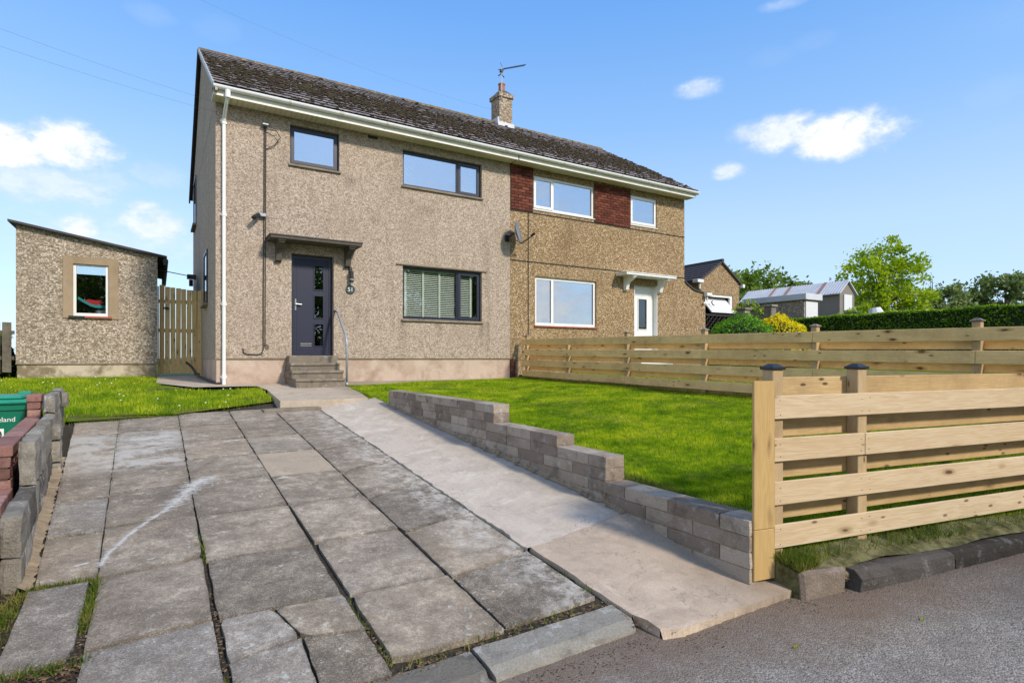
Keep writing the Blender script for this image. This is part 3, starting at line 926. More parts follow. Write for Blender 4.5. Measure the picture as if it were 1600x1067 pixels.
# verge continuing to the right of the fence line
for i in range(14):
    x0, x1 = 7.95 + i * 2.5, 7.95 + (i + 1) * 2.5
    lw.quad((x0, fence_y(x0) + .06, -1.24), (x1, fence_y(x1) + .06, -1.24), (x1, fence_y(x1) + .5, -1.22), (x0, fence_y(x0) + .5, -1.22))
tag(lw.build('lawn', m_lawn, None, origin=(0, 0, -.8)), kind='structure')
ll = MB().grid([-8, -5, -3.5, -2, -1.2, -.5, .2, .9, 1.3, 1.66], [9.32, 9.6, 10, 10.6, 11.2, 11.9], lambda x, y: 0)
for i, (x, y, z) in enumerate(ll.v):
    y2 = y + .62 * max(0, x - .2) * (1 - (y - 9.32) / 2.58); ll.v[i] = (x, y2, leftlawn(x, y2) - .02 * max(0, 1 - (y - 9.32) / .3) * (x > .1))
ll.grid([-12, -8, -5, -3.5, -2, -1.2, -.5, -.02], [11.9, 12.5, 14, 16, 18, 20], lambda x, y: leftlawn(x, y))
ll.quad((-8, 9.0, -.80), (-.98, 9.0, -.80), (-.98, 9.32, leftlawn(0, 9.32)), (-8, 9.32, leftlawn(0, 9.32)))
ll.quad((-.98, 9.12, -.80), (.2, 9.34, -.79), (.2, 9.32, leftlawn(0, 9.32)), (-.98, 9.32, leftlawn(0, 9.32)))
ll.quad((-8, 9.0, -1.6), (-.98, 9.0, -1.6), (-.98, 9.0, -.80), (-8, 9.0, -.80))
ll.quad((-.02, 11.9, leftlawn(0, 11.9)), (.6, 11.9, leftlawn(0, 11.9)), (.3, 12.4, -.53), (-.02, 13.4, -.515))
tag(ll.build('side_lawn', m_lawn, None, origin=(0, 0, -.6)), kind='structure')
nl = MB()
for j in range(10):
    for i in range(8):
        q = []
        for (a, b_) in ((i, j), (i + 1, j), (i + 1, j + 1), (i, j + 1)):
            x = 7.95 + a * 1.38; y0 = fence_y(x) + .4; y = y0 + (12.5 - y0) * b_ / 10
            q.append((x, y, -.60 + (y - 2.4) * .019 + (x - 8) * .02 - .5 * max(0, 1 - b_ / 1.0)))
        nl.quad(*q)
tag(nl.build('neighbour_lawn', m_lawn, None, origin=(10, 6, -.6)), kind='structure')

vg = MB(); n = 60
for i in range(n):
    x0, x1 = 3.30 + i * .25, 3.30 + (i + 1) * .25
    for (a, za, c, zc) in ((-.16, -1.305, -.04, -1.262), (-.04, -1.262, .07, -1.235)):
        zw = lambda x, z: z + .012 * math.sin(x * 5.1) + .008 * math.sin(x * 13)
        vg.quad((x0, fence_y(x0) + a, zw(x0, za)), (x1, fence_y(x1) + a, zw(x1, za)), (x1, fence_y(x1) + c, zw(x1, zc)), (x0, fence_y(x0) + c, zw(x0, zc)))
vg.quad((3.30, fence_y(3.30) - .16, -1.5), (3.30, fence_y(3.30) + .2, -1.5), (3.30, fence_y(3.30) + .2, -1.22), (3.30, fence_y(3.30) - .16, -1.30))
vg.quad((3.30, fence_y(3.30) - .16, -1.5), (3.8, fence_y(3.8) - .16, -1.5), (3.8, fence_y(3.8) - .16, -1.30), (3.30, fence_y(3.30) - .16, -1.30))
tag(vg.build('roadside_verge', m_verge, None, origin=(0, 0, -1.3)), kind='structure')
# kerbs
tag(MB().quad((-5.5, 2.2, -1.51), (-1.12, 2.2, -1.51), (-1.12, 9.0, -1.505), (-5.5, 9.0, -1.505)).build('neighbour_driveway', m_slab_g, None), kind='structure')
kerb = tag(MB().box(-40, 40, 1.0, 1.02, -1.9, -1.88).build('kerb_bedding', m_soil, None), kind='structure')
def kerbstone(x0, x1, yb0, yb1, d, z, m, drop=.02, parent=kerb, name='kerb_stone', j=.006):
    b = MB(); n = 8
    prof = [(0, -.16), (0, .0), (-d * .72, -drop * .5), (-d * .93, -drop - .012), (-d, -drop - .05), (-d, -.16)]
    rws = []
    for i in range(n + 1):
        t = i / n; x = x0 + (x1 - x0) * t; yb = yb0 + (yb1 - yb0) * t
        zz = z if not callable(z) else z(x)
        if i in (0, n): sh = .012
        else: sh = 0
        rws.append([(x + (sh if i == 0 else -sh) * (1 if k in (3, 4) else 0) + random.uniform(-j, j) * .5, yb + p[0] + random.uniform(-j, j), zz + p[1] + random.uniform(-j, j) * .5) for k, p in enumerate(prof)])
    k0 = len(b.v); m_ = len(prof)
    for r_ in rws: b.v += r_
    for i in range(n):
        for k in range(m_ - 1):
            a = k0 + i * m_ + k
            b.f.append((a, a + 1, a + 1 + m_, a + m_))
    b.f.append(tuple(k0 + k for k in reversed(range(m_)))); b.f.append(tuple(k0 + n * m_ + k for k in range(m_)))
    return b.build(name, m, parent, fix=True)
kerbstone(1.29, 2.19, 2.45, 2.47, .22, -1.394, m_kerb, .03)
kerbstone(.36, 1.27, 2.42, 2.44, .22, -1.398, m_kerb_d, .03)
kerbstone(-.56, .33, 2.38, 2.41, .22, -1.402, m_kerb_d, .03)
kerbstone(-1.5, -.59, 2.36, 2.38, .22, -1.41, m_kerb, .03)
x = 3.70
while x < 17:
    x1 = x + .915
    yb = lambda q: fence_y(q) - .105
    kerbstone(x, x1 - .002, yb(x), yb(x1), .14, lambda q: -1.312, m_kerb_tar, .010, j=.007)
    x = x1

# ------------------------------------------------------------------ houses
FX = 12.5; FB = 20.7; XL = .96; XP = 7.665; XR = 14.08
ZT = 5.0
RIDGE = (16.6, 7.84); EAVE = (12.03, 5.13)


def wallface(b, x0, x1, z0, z1, y, holes, depth=.16):
    """front wall (facing -y) with rectangular holes (hx0,hx1,hz0,hz1) and their reveals"""
    X = sorted(set([x0, x1] + [h for q in holes for h in q[:2]])); Z = sorted(set([z0, z1] + [h for q in holes for h in q[2:4]]))
    X = [q for q in X if x0 <= q <= x1]; Z = [q for q in Z if z0 <= q <= z1]
    for i in range(len(X) - 1):
        for k in range(len(Z) - 1):
            cx, cz = (X[i] + X[i + 1]) / 2, (Z[k] + Z[k + 1]) / 2
            if any(h[0] < cx < h[1] and h[2] < cz < h[3] for h in holes): continue
            b.quad((X[i], y, Z[k]), (X[i + 1], y, Z[k]), (X[i + 1], y, Z[k + 1]), (X[i], y, Z[k + 1]))
            b.quad((X[i], y + .28, Z[k]), (X[i], y + .28, Z[k + 1]), (X[i + 1], y + .28, Z[k + 1]), (X[i + 1], y + .28, Z[k]))
    for h in holes:
        a0, a1, c0, c1 = h[:4]
        b.quad((a0, y, c0), (a0, y, c1), (a0, y + .28, c1), (a0, y + .28, c0))
        b.quad((a1, y, c0), (a1, y + .28, c0), (a1, y + .28, c1), (a1, y, c1))
        b.quad((a0, y, c1), (a1, y, c1), (a1, y + .28, c1), (a0, y + .28, c1))
        b.quad((a0, y, c0), (a0, y + .28, c0), (a1, y + .28, c0), (a1, y, c0))
    return b


house = thing('semi_detached_house', 'left half of the pebbledashed semi, beige with dark window frames and navy front door', 'house', (XL, FX, -.55))
house2 = thing('semi_detached_house', 'right half of the semi, golden brown pebbledash with white windows and red brick panels', 'house', (XP, FX, -.55))

WUL = (2.33, 3.34, 4.03, 4.84); WUR = (4.78, 6.84, 3.97, 4.79); WLO = (4.78, 6.84, .91, 2.13); DOOR = (2.36, 3.22, .06, 2.18)
NU1 = (8.37, 10.42, 3.92, 4.80); NU2 = (11.80, 12.87, 3.94, 4.80); NLO = (8.43, 10.51, .87, 2.16); NDOOR = (11.95, 12.90, .0, 2.18)

b = MB()
wallface(b, XL, XP, 0.0, ZT, FX, [WUL, WUR, WLO, DOOR])
b.quad((XL, FB, 0), (XL, FX, 0), (XL, FX, ZT + .02), (XL, FB, ZT + .02))
b.poly([(XL, FB, ZT), (XL, FX, ZT), (XL, 12.15, 5.08), (XL, 16.6, 7.76), (XL, 21.05, 5.08)])
b.quad((XP, FB, 0), (XL, FB, 0), (XL, FB, ZT), (XP, FB, ZT))
b.quad((XL + .02, FX + .3, .03), (XP - .02, FX + .3, .03), (XP - .02, FB - .02, .03), (XL + .02, FB - .02, .03))
b.build('wall', m_dash_left, house, origin=(XL, FX, 0))
b = MB()   # smooth painted plinth, slightly recessed
b.box(XL + .015, 2.34, FX + .015, FX + .3, -.7, .0)
b.box(3.24, XP, FX + .015, FX + .3, -.7, .0)
b.box(2.34, 3.24, FX + .05, FX + .3, -.7, .0)
b.box(XL + .015, XL + .3, FX + .3, FB, -.7, .0)
b.build('plinth', m_plinth, house)
MB().box(XL - .012, 2.335, FX - .014, FX + .012, -.012, .008).build('drip_bead', m_sill, house)
MB().box(3.245, XP, FX - .014, FX + .012, -.012, .008).build('drip_bead', m_sill, house)
MB().box(2.10, 2.36, FX - .004, FX + .01, .02, 2.40).build('door_surround', m_dash_left, house)


def window(parent, rect, m, splits, glass, sill=m_sill, sash=(), inset=.09, fr=.06, name='window', label=None, silld=.05, sillh=.05):
    """splits: x positions of mullions; sash: indices of opening lights"""
    x0, x1, z0, z1 = rect; y = FX + inset
    b = MB()
    b.box(x0, x0 + fr, y, y + .07, z0, z1); b.box(x1 - fr, x1, y, y + .07, z0, z1)
    b.box(x0 + fr, x1 - fr, y, y + .07, z1 - fr, z1); b.box(x0 + fr, x1 - fr, y, y + .07, z0, z0 + fr)
    for s_ in splits: b.box(s_ - fr * .5, s_ + fr * .5, y + .001, y + .069, z0 + fr, z1 - fr)
    W_ = b.build(name, m, parent)
    if label: W_['label'] = label
    edges = [x0 + fr * .9] + [s_ for s_ in splits] + [x1 - fr * .9]
    for i in range(len(edges) - 1):
        a, c = edges[i], edges[i + 1]
        if i > 0: a += fr * .45
        if i < len(edges) - 2: c -= fr * .45
        zb, zt = z0 + fr * .95, z1 - fr * .95
        if i in sash:
            s2 = .055; sb = MB()
            sb.box(a - .02, a + s2 - .01, y - .018, y + .03, zb - .02, zt + .02); sb.box(c - s2 + .01, c + .02, y - .018, y + .03, zb - .02, zt + .02)
            sb.box(a + s2 - .01, c - s2 + .01, y - .018, y + .03, zt - s2 + .01, zt + .02); sb.box(a + s2 - .01, c - s2 + .01, y - .018, y + .03, zb - .02, zb + s2 - .01)
            sb.build('sash', m, W_)
            MB().box(a + s2 - .012, c - s2 + .012, y + .004, y + .012, zb + s2 - .012, zt - s2 + .012).build('pane', glass, W_)
        else:
            MB().box(a - .004, c + .004, y + .030, y + .038, zb - .004, zt + .004).build('pane', glass, W_)
    if sill:
        MB().prism([(FX + .2, z0 - .0), (FX - silld, z0 - .012), (FX - silld, z0 - sillh), (FX + .005, z0 - sillh - .004), (FX + .2, z0 - sillh)], 'x', x0 - .03, x1 + .03).build('sill', sill, W_)
    return W_


window(house, WUL, m_anth, [], m_glass, sash=(0,))
window(house, WUR, m_anth, [6.22], m_glass, sash=(1,))
window(house, WLO, m_anth, [6.22], m_glass_clear, sash=(1,))
MB().box(4.62, 6.98, FX - .035, FX + .02, 2.14, 2.165).build('lintel_drip', m_sill, house)
window(house2, NU1, m_white, [9.02], m_glass, sash=(0,), sill=m_white, inset=.03, silld=.03, sillh=.03)
window(house2, NU2, m_white, [], m_glass, sash=(0,), sill=m_white, inset=.03, silld=.03, sillh=.03)
window(house2, NLO, m_white, [9.02], m_glass, sash=(), sill=m_redsill, inset=.05, fr=.075, silld=.05, sillh=.04)

# front door, left house
x0, x1, z0, z1 = DOOR; y = FX + .13
b = MB(); fr = .07
b.box(x0, x0 + fr, y, y + .08, z0, z1); b.box(x1 - fr, x1, y, y + .08, z0, z1); b.box(x0 + fr, x1 - fr, y, y + .08, z1 - fr, z1); b.box(x0 + fr, x1 - fr, y, y + .08, z0, z0 + .05)
dfr = b.build('door_frame', m_anth, house)
dx0, dx1, dz0, dz1 = x0 + fr, x1 - fr, z0 + .05, z1 - fr
gx0, gx1 = dx0 + .42, dx0 + .60
gz = [(dz0 + .16, dz0 + .62), (dz0 + .76, dz0 + 1.22), (dz0 + 1.36, dz0 + 1.86)]
b = MB(); yd = y + .012
X = [dx0, gx0, gx1, dx1]; Z = [dz0] + [q for g_ in gz for q in g_] + [dz1]
for i in range(3):
    for k in range(len(Z) - 1):
        if i == 1 and k % 2 == 1: continue
        b.box(X[i], X[i + 1], yd, yd + .05, Z[k], Z[k + 1])
door = b.build('front_door', m_door, house)
for (a, c) in gz:
    MB().box(gx0, gx1, yd + .02, yd + .026, a, c).build('door_pane', m_glass_door, door)
    b = MB(); t = .022
    b.box(gx0 - t, gx0, yd - .012, yd - .0005, a - t, c + t); b.box(gx1, gx1 + t, yd - .012, yd - .0005, a - t, c + t)
    b.box(gx0, gx1, yd - .012, yd - .0005, c, c + t); b.box(gx0, gx1, yd - .012, yd - .0005, a - t, a)
    b.build('pane_moulding', m_door, door)
b = MB(); t = .012
for (a, c, e, f_) in ((dx0 + .06, dx0 + .072, dz0 + .06, dz1 - .05), (dx1 - .055, dx1 - .043, dz0 + .06, dz1 - .05)):
    b.box(a, c, yd - .006, yd - .0005, e, f_)
b.box(dx0 + .072, dx1 - .055, yd - .006, yd - .0005, dz1 - .062, dz1 - .05); b.box(dx0 + .072, dx1 - .055, yd - .006, yd - .0005, dz0 + .06, dz0 + .072)
b.build('panel_moulding', m_door, door)
b = MB().box(dx0 + .018, dx0 + .05, yd - .014, yd - .001, dz0 + 1.02 - .12, dz0 + 1.02 + .12)
b.tube([(dx0 + .034, yd - .01, dz0 + 1.03), (dx0 + .034, yd - .05, dz0 + 1.03), (dx0 + .15, yd - .052, dz0 + 1.025)], .011, 6)
b.build('door_handle', m_chrome, door)
MB().cbox(dx0 + .13, dx0 + .36, yd - .014, yd - .001, dz0 + .145, dz0 + .17, .003).cbox(dx0 + .13, dx0 + .36, yd - .018, yd - .001, dz0 + .185, dz0 + .215, .003).build('letter_box', m_chrome, door)

# neighbour's white door
x0, x1, z0, z1 = NDOOR; y = FX + .14
b = MB(); fr = .07
b.box(x0, x0 + fr, y, y + .08, z0, z1); b.box(x1 - fr, x1, y, y + .08, z0, z1); b.box(x0 + fr, x1 - fr, y, y + .08, z1 - fr, z1)
b.box(x1 - .02, x1 - .001, FX - .004, y, z0, z1); b.box(x0 + .001, x0 + .02, FX - .004, y, z0, z1)
b.build('door_frame', m_white, house2)
dx0, dx1 = x0 + fr, x1 - fr; yd = y + .01
gx0, gx1, ga, gc = (dx0 + dx1) / 2 - .17, (dx0 + dx1) / 2 + .17, .88, 1.78
b = MB()
b.box(dx0, gx0, yd, yd + .05, z0, z1 - fr); b.box(gx1, dx1, yd, yd + .05, z0, z1 - fr); b.box(gx0, gx1, yd, yd + .05, z0, ga); b.box(gx0, gx1, yd, yd + .05, gc, z1 - fr)
nd = b.build('front_door', m_white, house2)
MB().box(gx0, gx1, yd + .02, yd + .026, ga, gc).build('door_pane', m_glass_door, nd)
b = MB(); t = .03
b.box(gx0 - t, gx0, yd - .016, yd - .0005, ga - t, gc + t); b.box(gx1, gx1 + t, yd - .016, yd - .0005, ga - t, gc + t); b.box(gx0, gx1, yd - .016, yd - .0005, gc, gc + t); b.box(gx0, gx1, yd - .016, yd - .0005, ga - t, ga)
b.build('pane_moulding', m_white, nd)
MB().cbox(gx0 + .02, gx1 - .02, yd - .012, yd - .001, .62, .67, .003).build('letter_box', m_chrome, nd)
MB().box(11.9, 12.95, FX - .12, FX + .1, -.05, -.003).build('threshold', m_white, house2)
MB().cbox(11.75, 13.05, 12.0, 12.5, -.25, -.06, .01).build('doorstep', m_white, house2)
MB().cbox(11.6, 13.2, 11.65, 12.0, -.62, -.26, .01).build('doorstep', m_white, house2)

# neighbour walls with recessed panel joints
b = MB()
jz1, jz2 = 3.80, 2.52
wallface(b, XP + .002, XR, -.02, ZT, FX - .005, [NU1, NU2, NLO, NDOOR])
b.quad((XR, FX - .005, -.1), (XR, FB, -.1), (XR, FB, ZT), (XR, FX - .005, ZT))
b.poly([(XR, 12.15, 5.08), (XR, FX, ZT), (XR, FB, ZT), (XR, 21.05, 5.08), (XR, 16.6, 7.76)])
b.quad((XR, FB, 0), (XP, FB, 0), (XP, FB, ZT), (XR, FB, ZT))
b.build('wall', m_dash_right, house2, origin=(XP, FX, 0))
MB().box(XP + .16, XR, FX + .01, FX + .3, -.7, -.02).build('plinth', m_dash_right, house2)
b = MB()      # dark joints between the cast panels
b.box(XP + .003, XR, FX - .018, FX + .0, jz2 - .012, jz2 + .012)
b.box(XP + .003, XR, FX - .018, FX + .0, jz1 - .014, jz1 + .010)
b.box(8.20, 8.222, FX - .017, FX + .0, .0, jz2 - .012); b.box(8.20, 8.222, FX - .017, FX + .0, jz2 + .012, jz1 - .014)
b.build('panel_joint', m_dark, house2)


def brickwork(parent, name, x0, x1, z0, z1, y, proud=.012, mb_=m_brick):
    pan = MB().box(x0, x1, y - .012, y + .01, z0, z1).build(name, m_mortar_dark, parent)
    ch = .075; n = int((z1 - z0) / ch + .5); ch = (z1 - z0) / n
    for k in range(n):
        xx = x0 + (-.1125 if k % 2 else 0)
        while xx < x1 - .01:
            a, c = max(xx, x0) + .005, min(xx + .215, x1) - .005
            if c - a > .03:
                d = random.uniform(0, .006)
                MB().cbox(a, c, y - .012 - proud - d, y - .008, z0 + k * ch + .005, z0 + (k + 1) * ch - .005, .003, .0015).build('brick', mb_, pan)
            xx += .225
    return pan


brickwork(house2, 'brick_panel', XP + .005, 8.365, 3.82, 4.97, FX - .006)
brickwork(house2, 'brick_panel', 10.43, 11.79, 3.82, 4.92, FX - .006)
brickwork(house2, 'brick_base', XP + .005, XP + .155, -.7, -.03, FX + .0)
# fascia, soffit and gutter
for (hh, xa, xb) in ((house, .87, XP), (house2, XP, 14.17)):
    MB().box(xa + .03, xb - (.03 if xb > 10 else 0), 12.105, 12.125, 4.955, 5.13).build('fascia', m_whitegrime, hh)
    b = MB(); x = xa + .05
    while x < xb - .02:
        b.box(x + .004, min(x + .1, xb) - .004, 12.125, 12.49, 4.972, 4.985); x += .1
    b.box(xa + .04, xb - .04, 12.126, 12.492, 4.987, 4.995)
    tag(b.build('soffit', m_soffit, hh), kind='stuff')
    b = MB(); n = 8; r = .062
    cy, cz = 12.045, 5.115
    prof = [(cy + r * math.cos(math.pi + math.pi * i / n), cz + r * math.sin(math.pi + math.pi * i / n)) for i in range(n + 1)]
    prof2 = [(cy + (r - .006) * math.cos(math.pi + math.pi * i / n), cz + (r - .006) * math.sin(math.pi + math.pi * i / n)) for i in range(n + 1)]
    b.prism(prof + prof2[::-1], 'x', xa, xb)
    b.build('gutter', m_gutter, hh, smooth=False, fix=True)
    x = xa + 1.35
    while x < xb - .2:
        b = MB(); rr = r + .005
        pr = [(cy + rr * math.cos(math.pi + math.pi * i / n), cz + .004 + rr * math.sin(math.pi + math.pi * i / n)) for i in range(n + 1)] + [(cy + r, cz), (cy - r, cz)]
        b.prism([(cy + rr * math.cos(math.pi + math.pi * i / n), cz + rr * math.sin(math.pi + math.pi * i / n)) for i in range(n + 1)] + prof[::-1], 'x', x, x + (.05 if int(x * 7) % 2 else .09))
        b.build('gutter_bracket', m_whitegrime, hh, fix=True); x += 1.0
    MB().box(xa - .0 if xa < 1 else xb - .012, xa + .012 if xa < 1 else xb, 11.978, 12.12, 5.03, 5.125).build('gutter_end', m_black if xa < 1 else m_white, hh)
MB().box(.885, .93, 12.12, 12.48, 4.96, 5.0).build('box_end', m_whitegrime, house)
# downpipe with offset bends
b = MB()
b.tube([(1.13, 12.045, 5.06), (1.13, 12.045, 4.92)], .05, 10)
b.tube([(1.13, 12.045, 4.93), (1.115, 12.12, 4.86), (1.10, 12.40, 4.66), (1.10, 12.44, 4.58)], .034, 8)
b.tube([(1.10, 12.44, 4.60), (1.10, 12.44, -.58)], .034, 10)
for z in (4.55, 2.76, 1.02, -.40):
    b.tube([(1.10, 12.44, z), (1.10, 12.44, z + .09)], .041, 10)
    b.box(1.045, 1.155, 12.462, 12.505, z + .02, z + .06)
b.build('downpipe', m_white, house, smooth=False)

# roof structure
sl = math.atan2(RIDGE[1] - EAVE[1], RIDGE[0] - EAVE[0])
slope_len = math.hypot(RIDGE[0] - EAVE[0], RIDGE[1] - EAVE[1])
NR = 15; gauge = slope_len / NR; TW = .30
su = Vector((0, math.cos(sl), math.sin(sl))); sn = Vector((0, -math.sin(sl), math.cos(sl)))


def tile_mesh(var):
    b = MB(); w_ = TW - .004; L = gauge + .05; th = .026
    prof = [(0, .0), (.02, .005), (.05, .006), (.075, .001), (.15, .0), (.17, .004), (.20, .005), (.225, .001), (w_, 0)]
    k = 0
    for (v, lift) in ((0, th + .010), (L, th - .014)):
        for (u, h) in prof:
            p = Vector((u, 0, 0)) + su * v + sn * (lift + h + random.uniform(-.0015, .0015))
            b.v.append(tuple(p))
    n = len(prof)
    for (u, h) in prof:
        p = Vector((u, 0, 0)) + su * .012 + sn * (.006); b.v.append(tuple(p))
    for i in range(n - 1):
        b.f.append((i, i + 1, n + i + 1, n + i)); b.f.append((2 * n + i, 2 * n + i + 1, i + 1, i))
    # left edge thickness
    k = len(b.v); b.v.append(tuple(su * L + sn * .005)); b.f.append((2 * n, 0, n, k))
    k = len(b.v); b.v.append(tuple(Vector((w_, 0, 0)) + su * L + sn * .005)); b.f.append((n - 1, 3 * n - 1, k, 2 * n - 1))
    return b


tile_src = []
for i in range(4):
    b = tile_mesh(i)
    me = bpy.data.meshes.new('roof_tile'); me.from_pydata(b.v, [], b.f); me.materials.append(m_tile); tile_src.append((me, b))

ico = [(0, 0, 1), (.894, 0, .447), (.276, .851, .447), (-.724, .526, .447), (-.724, -.526, .447), (.276, -.851, .447), (.724, .526, -.3), (-.276, .851, -.3), (-.894, 0, -.3), (-.276, -.851, -.3), (.724, -.526, -.3)]
icf = [(0, 1, 2), (0, 2, 3), (0, 3, 4), (0, 4, 5), (0, 5, 1), (1, 6, 2), (2, 7, 3), (3, 8, 4), (4, 9, 5), (5, 10, 1), (2, 6, 7), (3, 7, 8), (4, 8, 9), (5, 9, 10), (1, 10, 6)]


def lumps(name, m, pts, parent=None, pos=(0, 0, 0)):
    """pts: (x,y,z,rx,ry,rz)"""
    I = np.array(ico); Fc = np.array(icf); n = len(pts); P = np.array(pts)
    V = I[None] * P[:, None, 3:6] * (1 + rng.uniform(-.25, .25, (n, len(I), 1))) + P[:, None, :3]
    F = Fc[None] + (np.arange(n) * len(I))[:, None, None]
    return npmesh(name, V.reshape(-1, 3), F.reshape(-1, 3), m, parent, pos)


for (hh, xa, xb, ncol) in ((house, .885, XP, 23), (house2, XP, 14.17, 22)):
    b = MB()
    d0 = -.012
    e0 = Vector((0, EAVE[0], EAVE[1])) + sn * d0; r0 = Vector((0, RIDGE[0], RIDGE[1])) + sn * d0
    by = 2 * RIDGE[0]
    prof = [(e0.y, e0.z), (RIDGE[0], r0.z + .01), (by - e0.y, e0.z), (by - e0.y, e0.z - .05), (RIDGE[0], r0.z - .06), (e0.y, e0.z - .05)]
    b.prism(prof, 'x', xa + .01, xb - .0)
    rf = b.build('roof', m_tile_dark, hh, fix=True)
    cw = (xb - xa) / ncol; cnt = 0
    rest = MB(); prw = WP[rf.name]
    order = []
    for r_ in range(NR):
        for c in range(ncol):
            off = 0
            x = xa + c * cw + off; p = Vector((x, EAVE[0], EAVE[1])) + su * (gauge * r_)
            order.append((p.length, r_, c, p))
    order.sort(key=lambda q: q[0])
    for _, r_, c, p in order:
        me, src = random.choice(tile_src)
        p = p + Vector((random.uniform(-.003, .003), 0, 0)) + su * random.uniform(-.004, .004) + sn * random.uniform(0, .003)
        if cnt < 300:
            link('roof_tile', me, tuple(p), rf); cnt += 1
        else:
            k = len(rest.v); rest.v += [(v[0] + p.x, v[1] + p.y, v[2] + p.z) for v in src.v]; rest.f += [tuple(k + i for i in f_) for f_ in src.f]
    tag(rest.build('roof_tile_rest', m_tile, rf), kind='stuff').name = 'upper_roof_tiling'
    # moss on the tiles
    pts = []
    while len(pts) < 1900:
        v = random.random(); x = random.uniform(xa + .05, xb - .05)
        dens = math.exp(-((v - .42) / .26) ** 2) * (.5 + .5 * math.sin(x * 1.7 + 3 * math.sin(v * 5)) ** 2)
        if random.random() > dens: continue
        row = int(v * NR); s_ = gauge * row + random.uniform(.05, .24)
        p = Vector((x, EAVE[0], EAVE[1])) + su * s_ + sn * (.040)
        rr = random.uniform(.012, .058)
        pts.append((p.x, p.y, p.z, rr * 1.3, rr, rr * .55))
    tag(lumps('moss', m_moss, pts, rf, WP[rf.name]), kind='stuff')
    # ridge tiles
    nrt = int((xb - xa) / .45 + .5); rw = (xb - xa) / nrt
    for i in range(nrt):
        b = MB(); n = 7; x = xa + i * rw
        pr = []; pi_ = []
        for q in range(n + 1):
            a = math.pi * q / n
            pr.append((RIDGE[0] + .125 * math.cos(a), RIDGE[1] - .045 + .10 * math.sin(a) ** .8)); pi_.append((RIDGE[0] + .11 * math.cos(a), RIDGE[1] - .05 + .085 * math.sin(a) ** .8))
        dz = random.uniform(-.006, .006)
        pr = [(p[0], p[1] + dz) for p in pr]; pi_ = [(p[0], p[1] + dz - .004) for p in pi_]
        b.prism(pr + pi_[::-1], 'x', x + .003, x + rw - .003)
        b.build('ridge_tile', m_lichen, rf, fix=True)
# verge of left gable : pale bedding strip at front slope, dark bargeboard on the rear slope
b = MB()
for r_ in range(NR):
    p = Vector((.0, EAVE[0], EAVE[1])) + su * gauge * r_
    q = p + su * (gauge + .01)
    t0 = sn * .044; t1 = sn * .020; bt = sn * -.05
    b.quad((.872, *(q + bt).yz), (.872, *(p + bt).yz), (.872, *(p + t0).yz), (.872, *(q + t1).yz))
    b.quad((.872, *(p + t0).yz), (.90, *(p + t0).yz), (.90, *(q + t1).yz), (.872, *(q + t1).yz))
    b.quad((.872, *(p + bt).yz), (.90, *(p + bt).yz), (.90, *(p + t0).yz), (.872, *(p + t0).yz))
b.build('verge_bedding', m_lead, house)
b = MB()
yb_, zb_ = 2 * RIDGE[0] - EAVE[0], EAVE[1]
b.prism([(RIDGE[0], RIDGE[1] + .02), (yb_ + .05, zb_ + .0), (yb_ + .05, zb_ - .14), (RIDGE[0], RIDGE[1] - .13)], 'x', .86, .90)
b.build('bargeboard', m_tile_dark, house, fix=True)
MB().prism([(12.0, 5.10), (12.0, 5.0), (12.45, 5.0), (16.6, 7.64), (16.6, 7.74), (12.3, 5.14)], 'x', .915, .958).build('gable_soffit', m_dash_left, house, fix=True)
# narrow windows on the left gable wall seen nearly edge on
for (y0, y1, z0, z1) in ((14.5, 15.5, 1.25, 2.45), (18.9, 20.0, 3.9, 5.3)):
    b = MB(); f_ = .06
    b.box(XL - .03, XL - .003, y0, y1, z0, z0 + f_).box(XL - .03, XL - .003, y0, y1, z1 - f_, z1).box(XL - .03, XL - .003, y0, y0 + f_, z0 + f_, z1 - f_).box(XL - .03, XL - .003, y1 - f_, y1, z0 + f_, z1 - f_)
    gw = b.build('side_window', m_anth, house)
    MB().box(XL - .014, XL - .004, y0 + f_, y1 - f_, z0 + f_, z1 - f_).build('pane', m_glass_door, gw)
    MB().box(XL - .10, XL - .001, y0 - .04, y1 + .04, z0 - .06, z0 - .002).build('sill', m_sill, gw)
# air brick under the eaves
MB().box(3.97, 4.19, FX - .006, FX + .02, 4.885, 4.945).build('air_vent', m_dark, house)

# canopies
def canopy(parent, x0, x1, zt, m, bx, slope=.0, fy=12.03):
    top = MB().cbox(x0, x1, fy, FX - .001, zt - .07, zt - .012, .008, .002).cbox(x0 - .015, x1 + .015, fy - .015, FX - .002, zt - .012, zt + .015, .006)
    c = top.build('door_canopy', m, parent)
    for x in bx:
        b = MB()
        b.prism([(FX - .001, zt - .07), (fy + .06, zt - .07), (fy + .06, zt - .13), (fy + .12, zt - .16), (FX - .16, zt - .26), (FX - .11, zt - .45), (FX - .001, zt - .48)], 'x', x - .055, x + .055)
        b.cbox(x - .075, x + .075, fy + .03, FX - .002, zt - .10, zt - .069, .004)
        b.build('bracket', m, c, fix=True)


canopy(house, 1.88, 3.70, 2.44, m_canopy, (2.10, 3.50))
canopy(house2, 11.22, 13.22, 2.44, m_white, (11.58, 12.95))

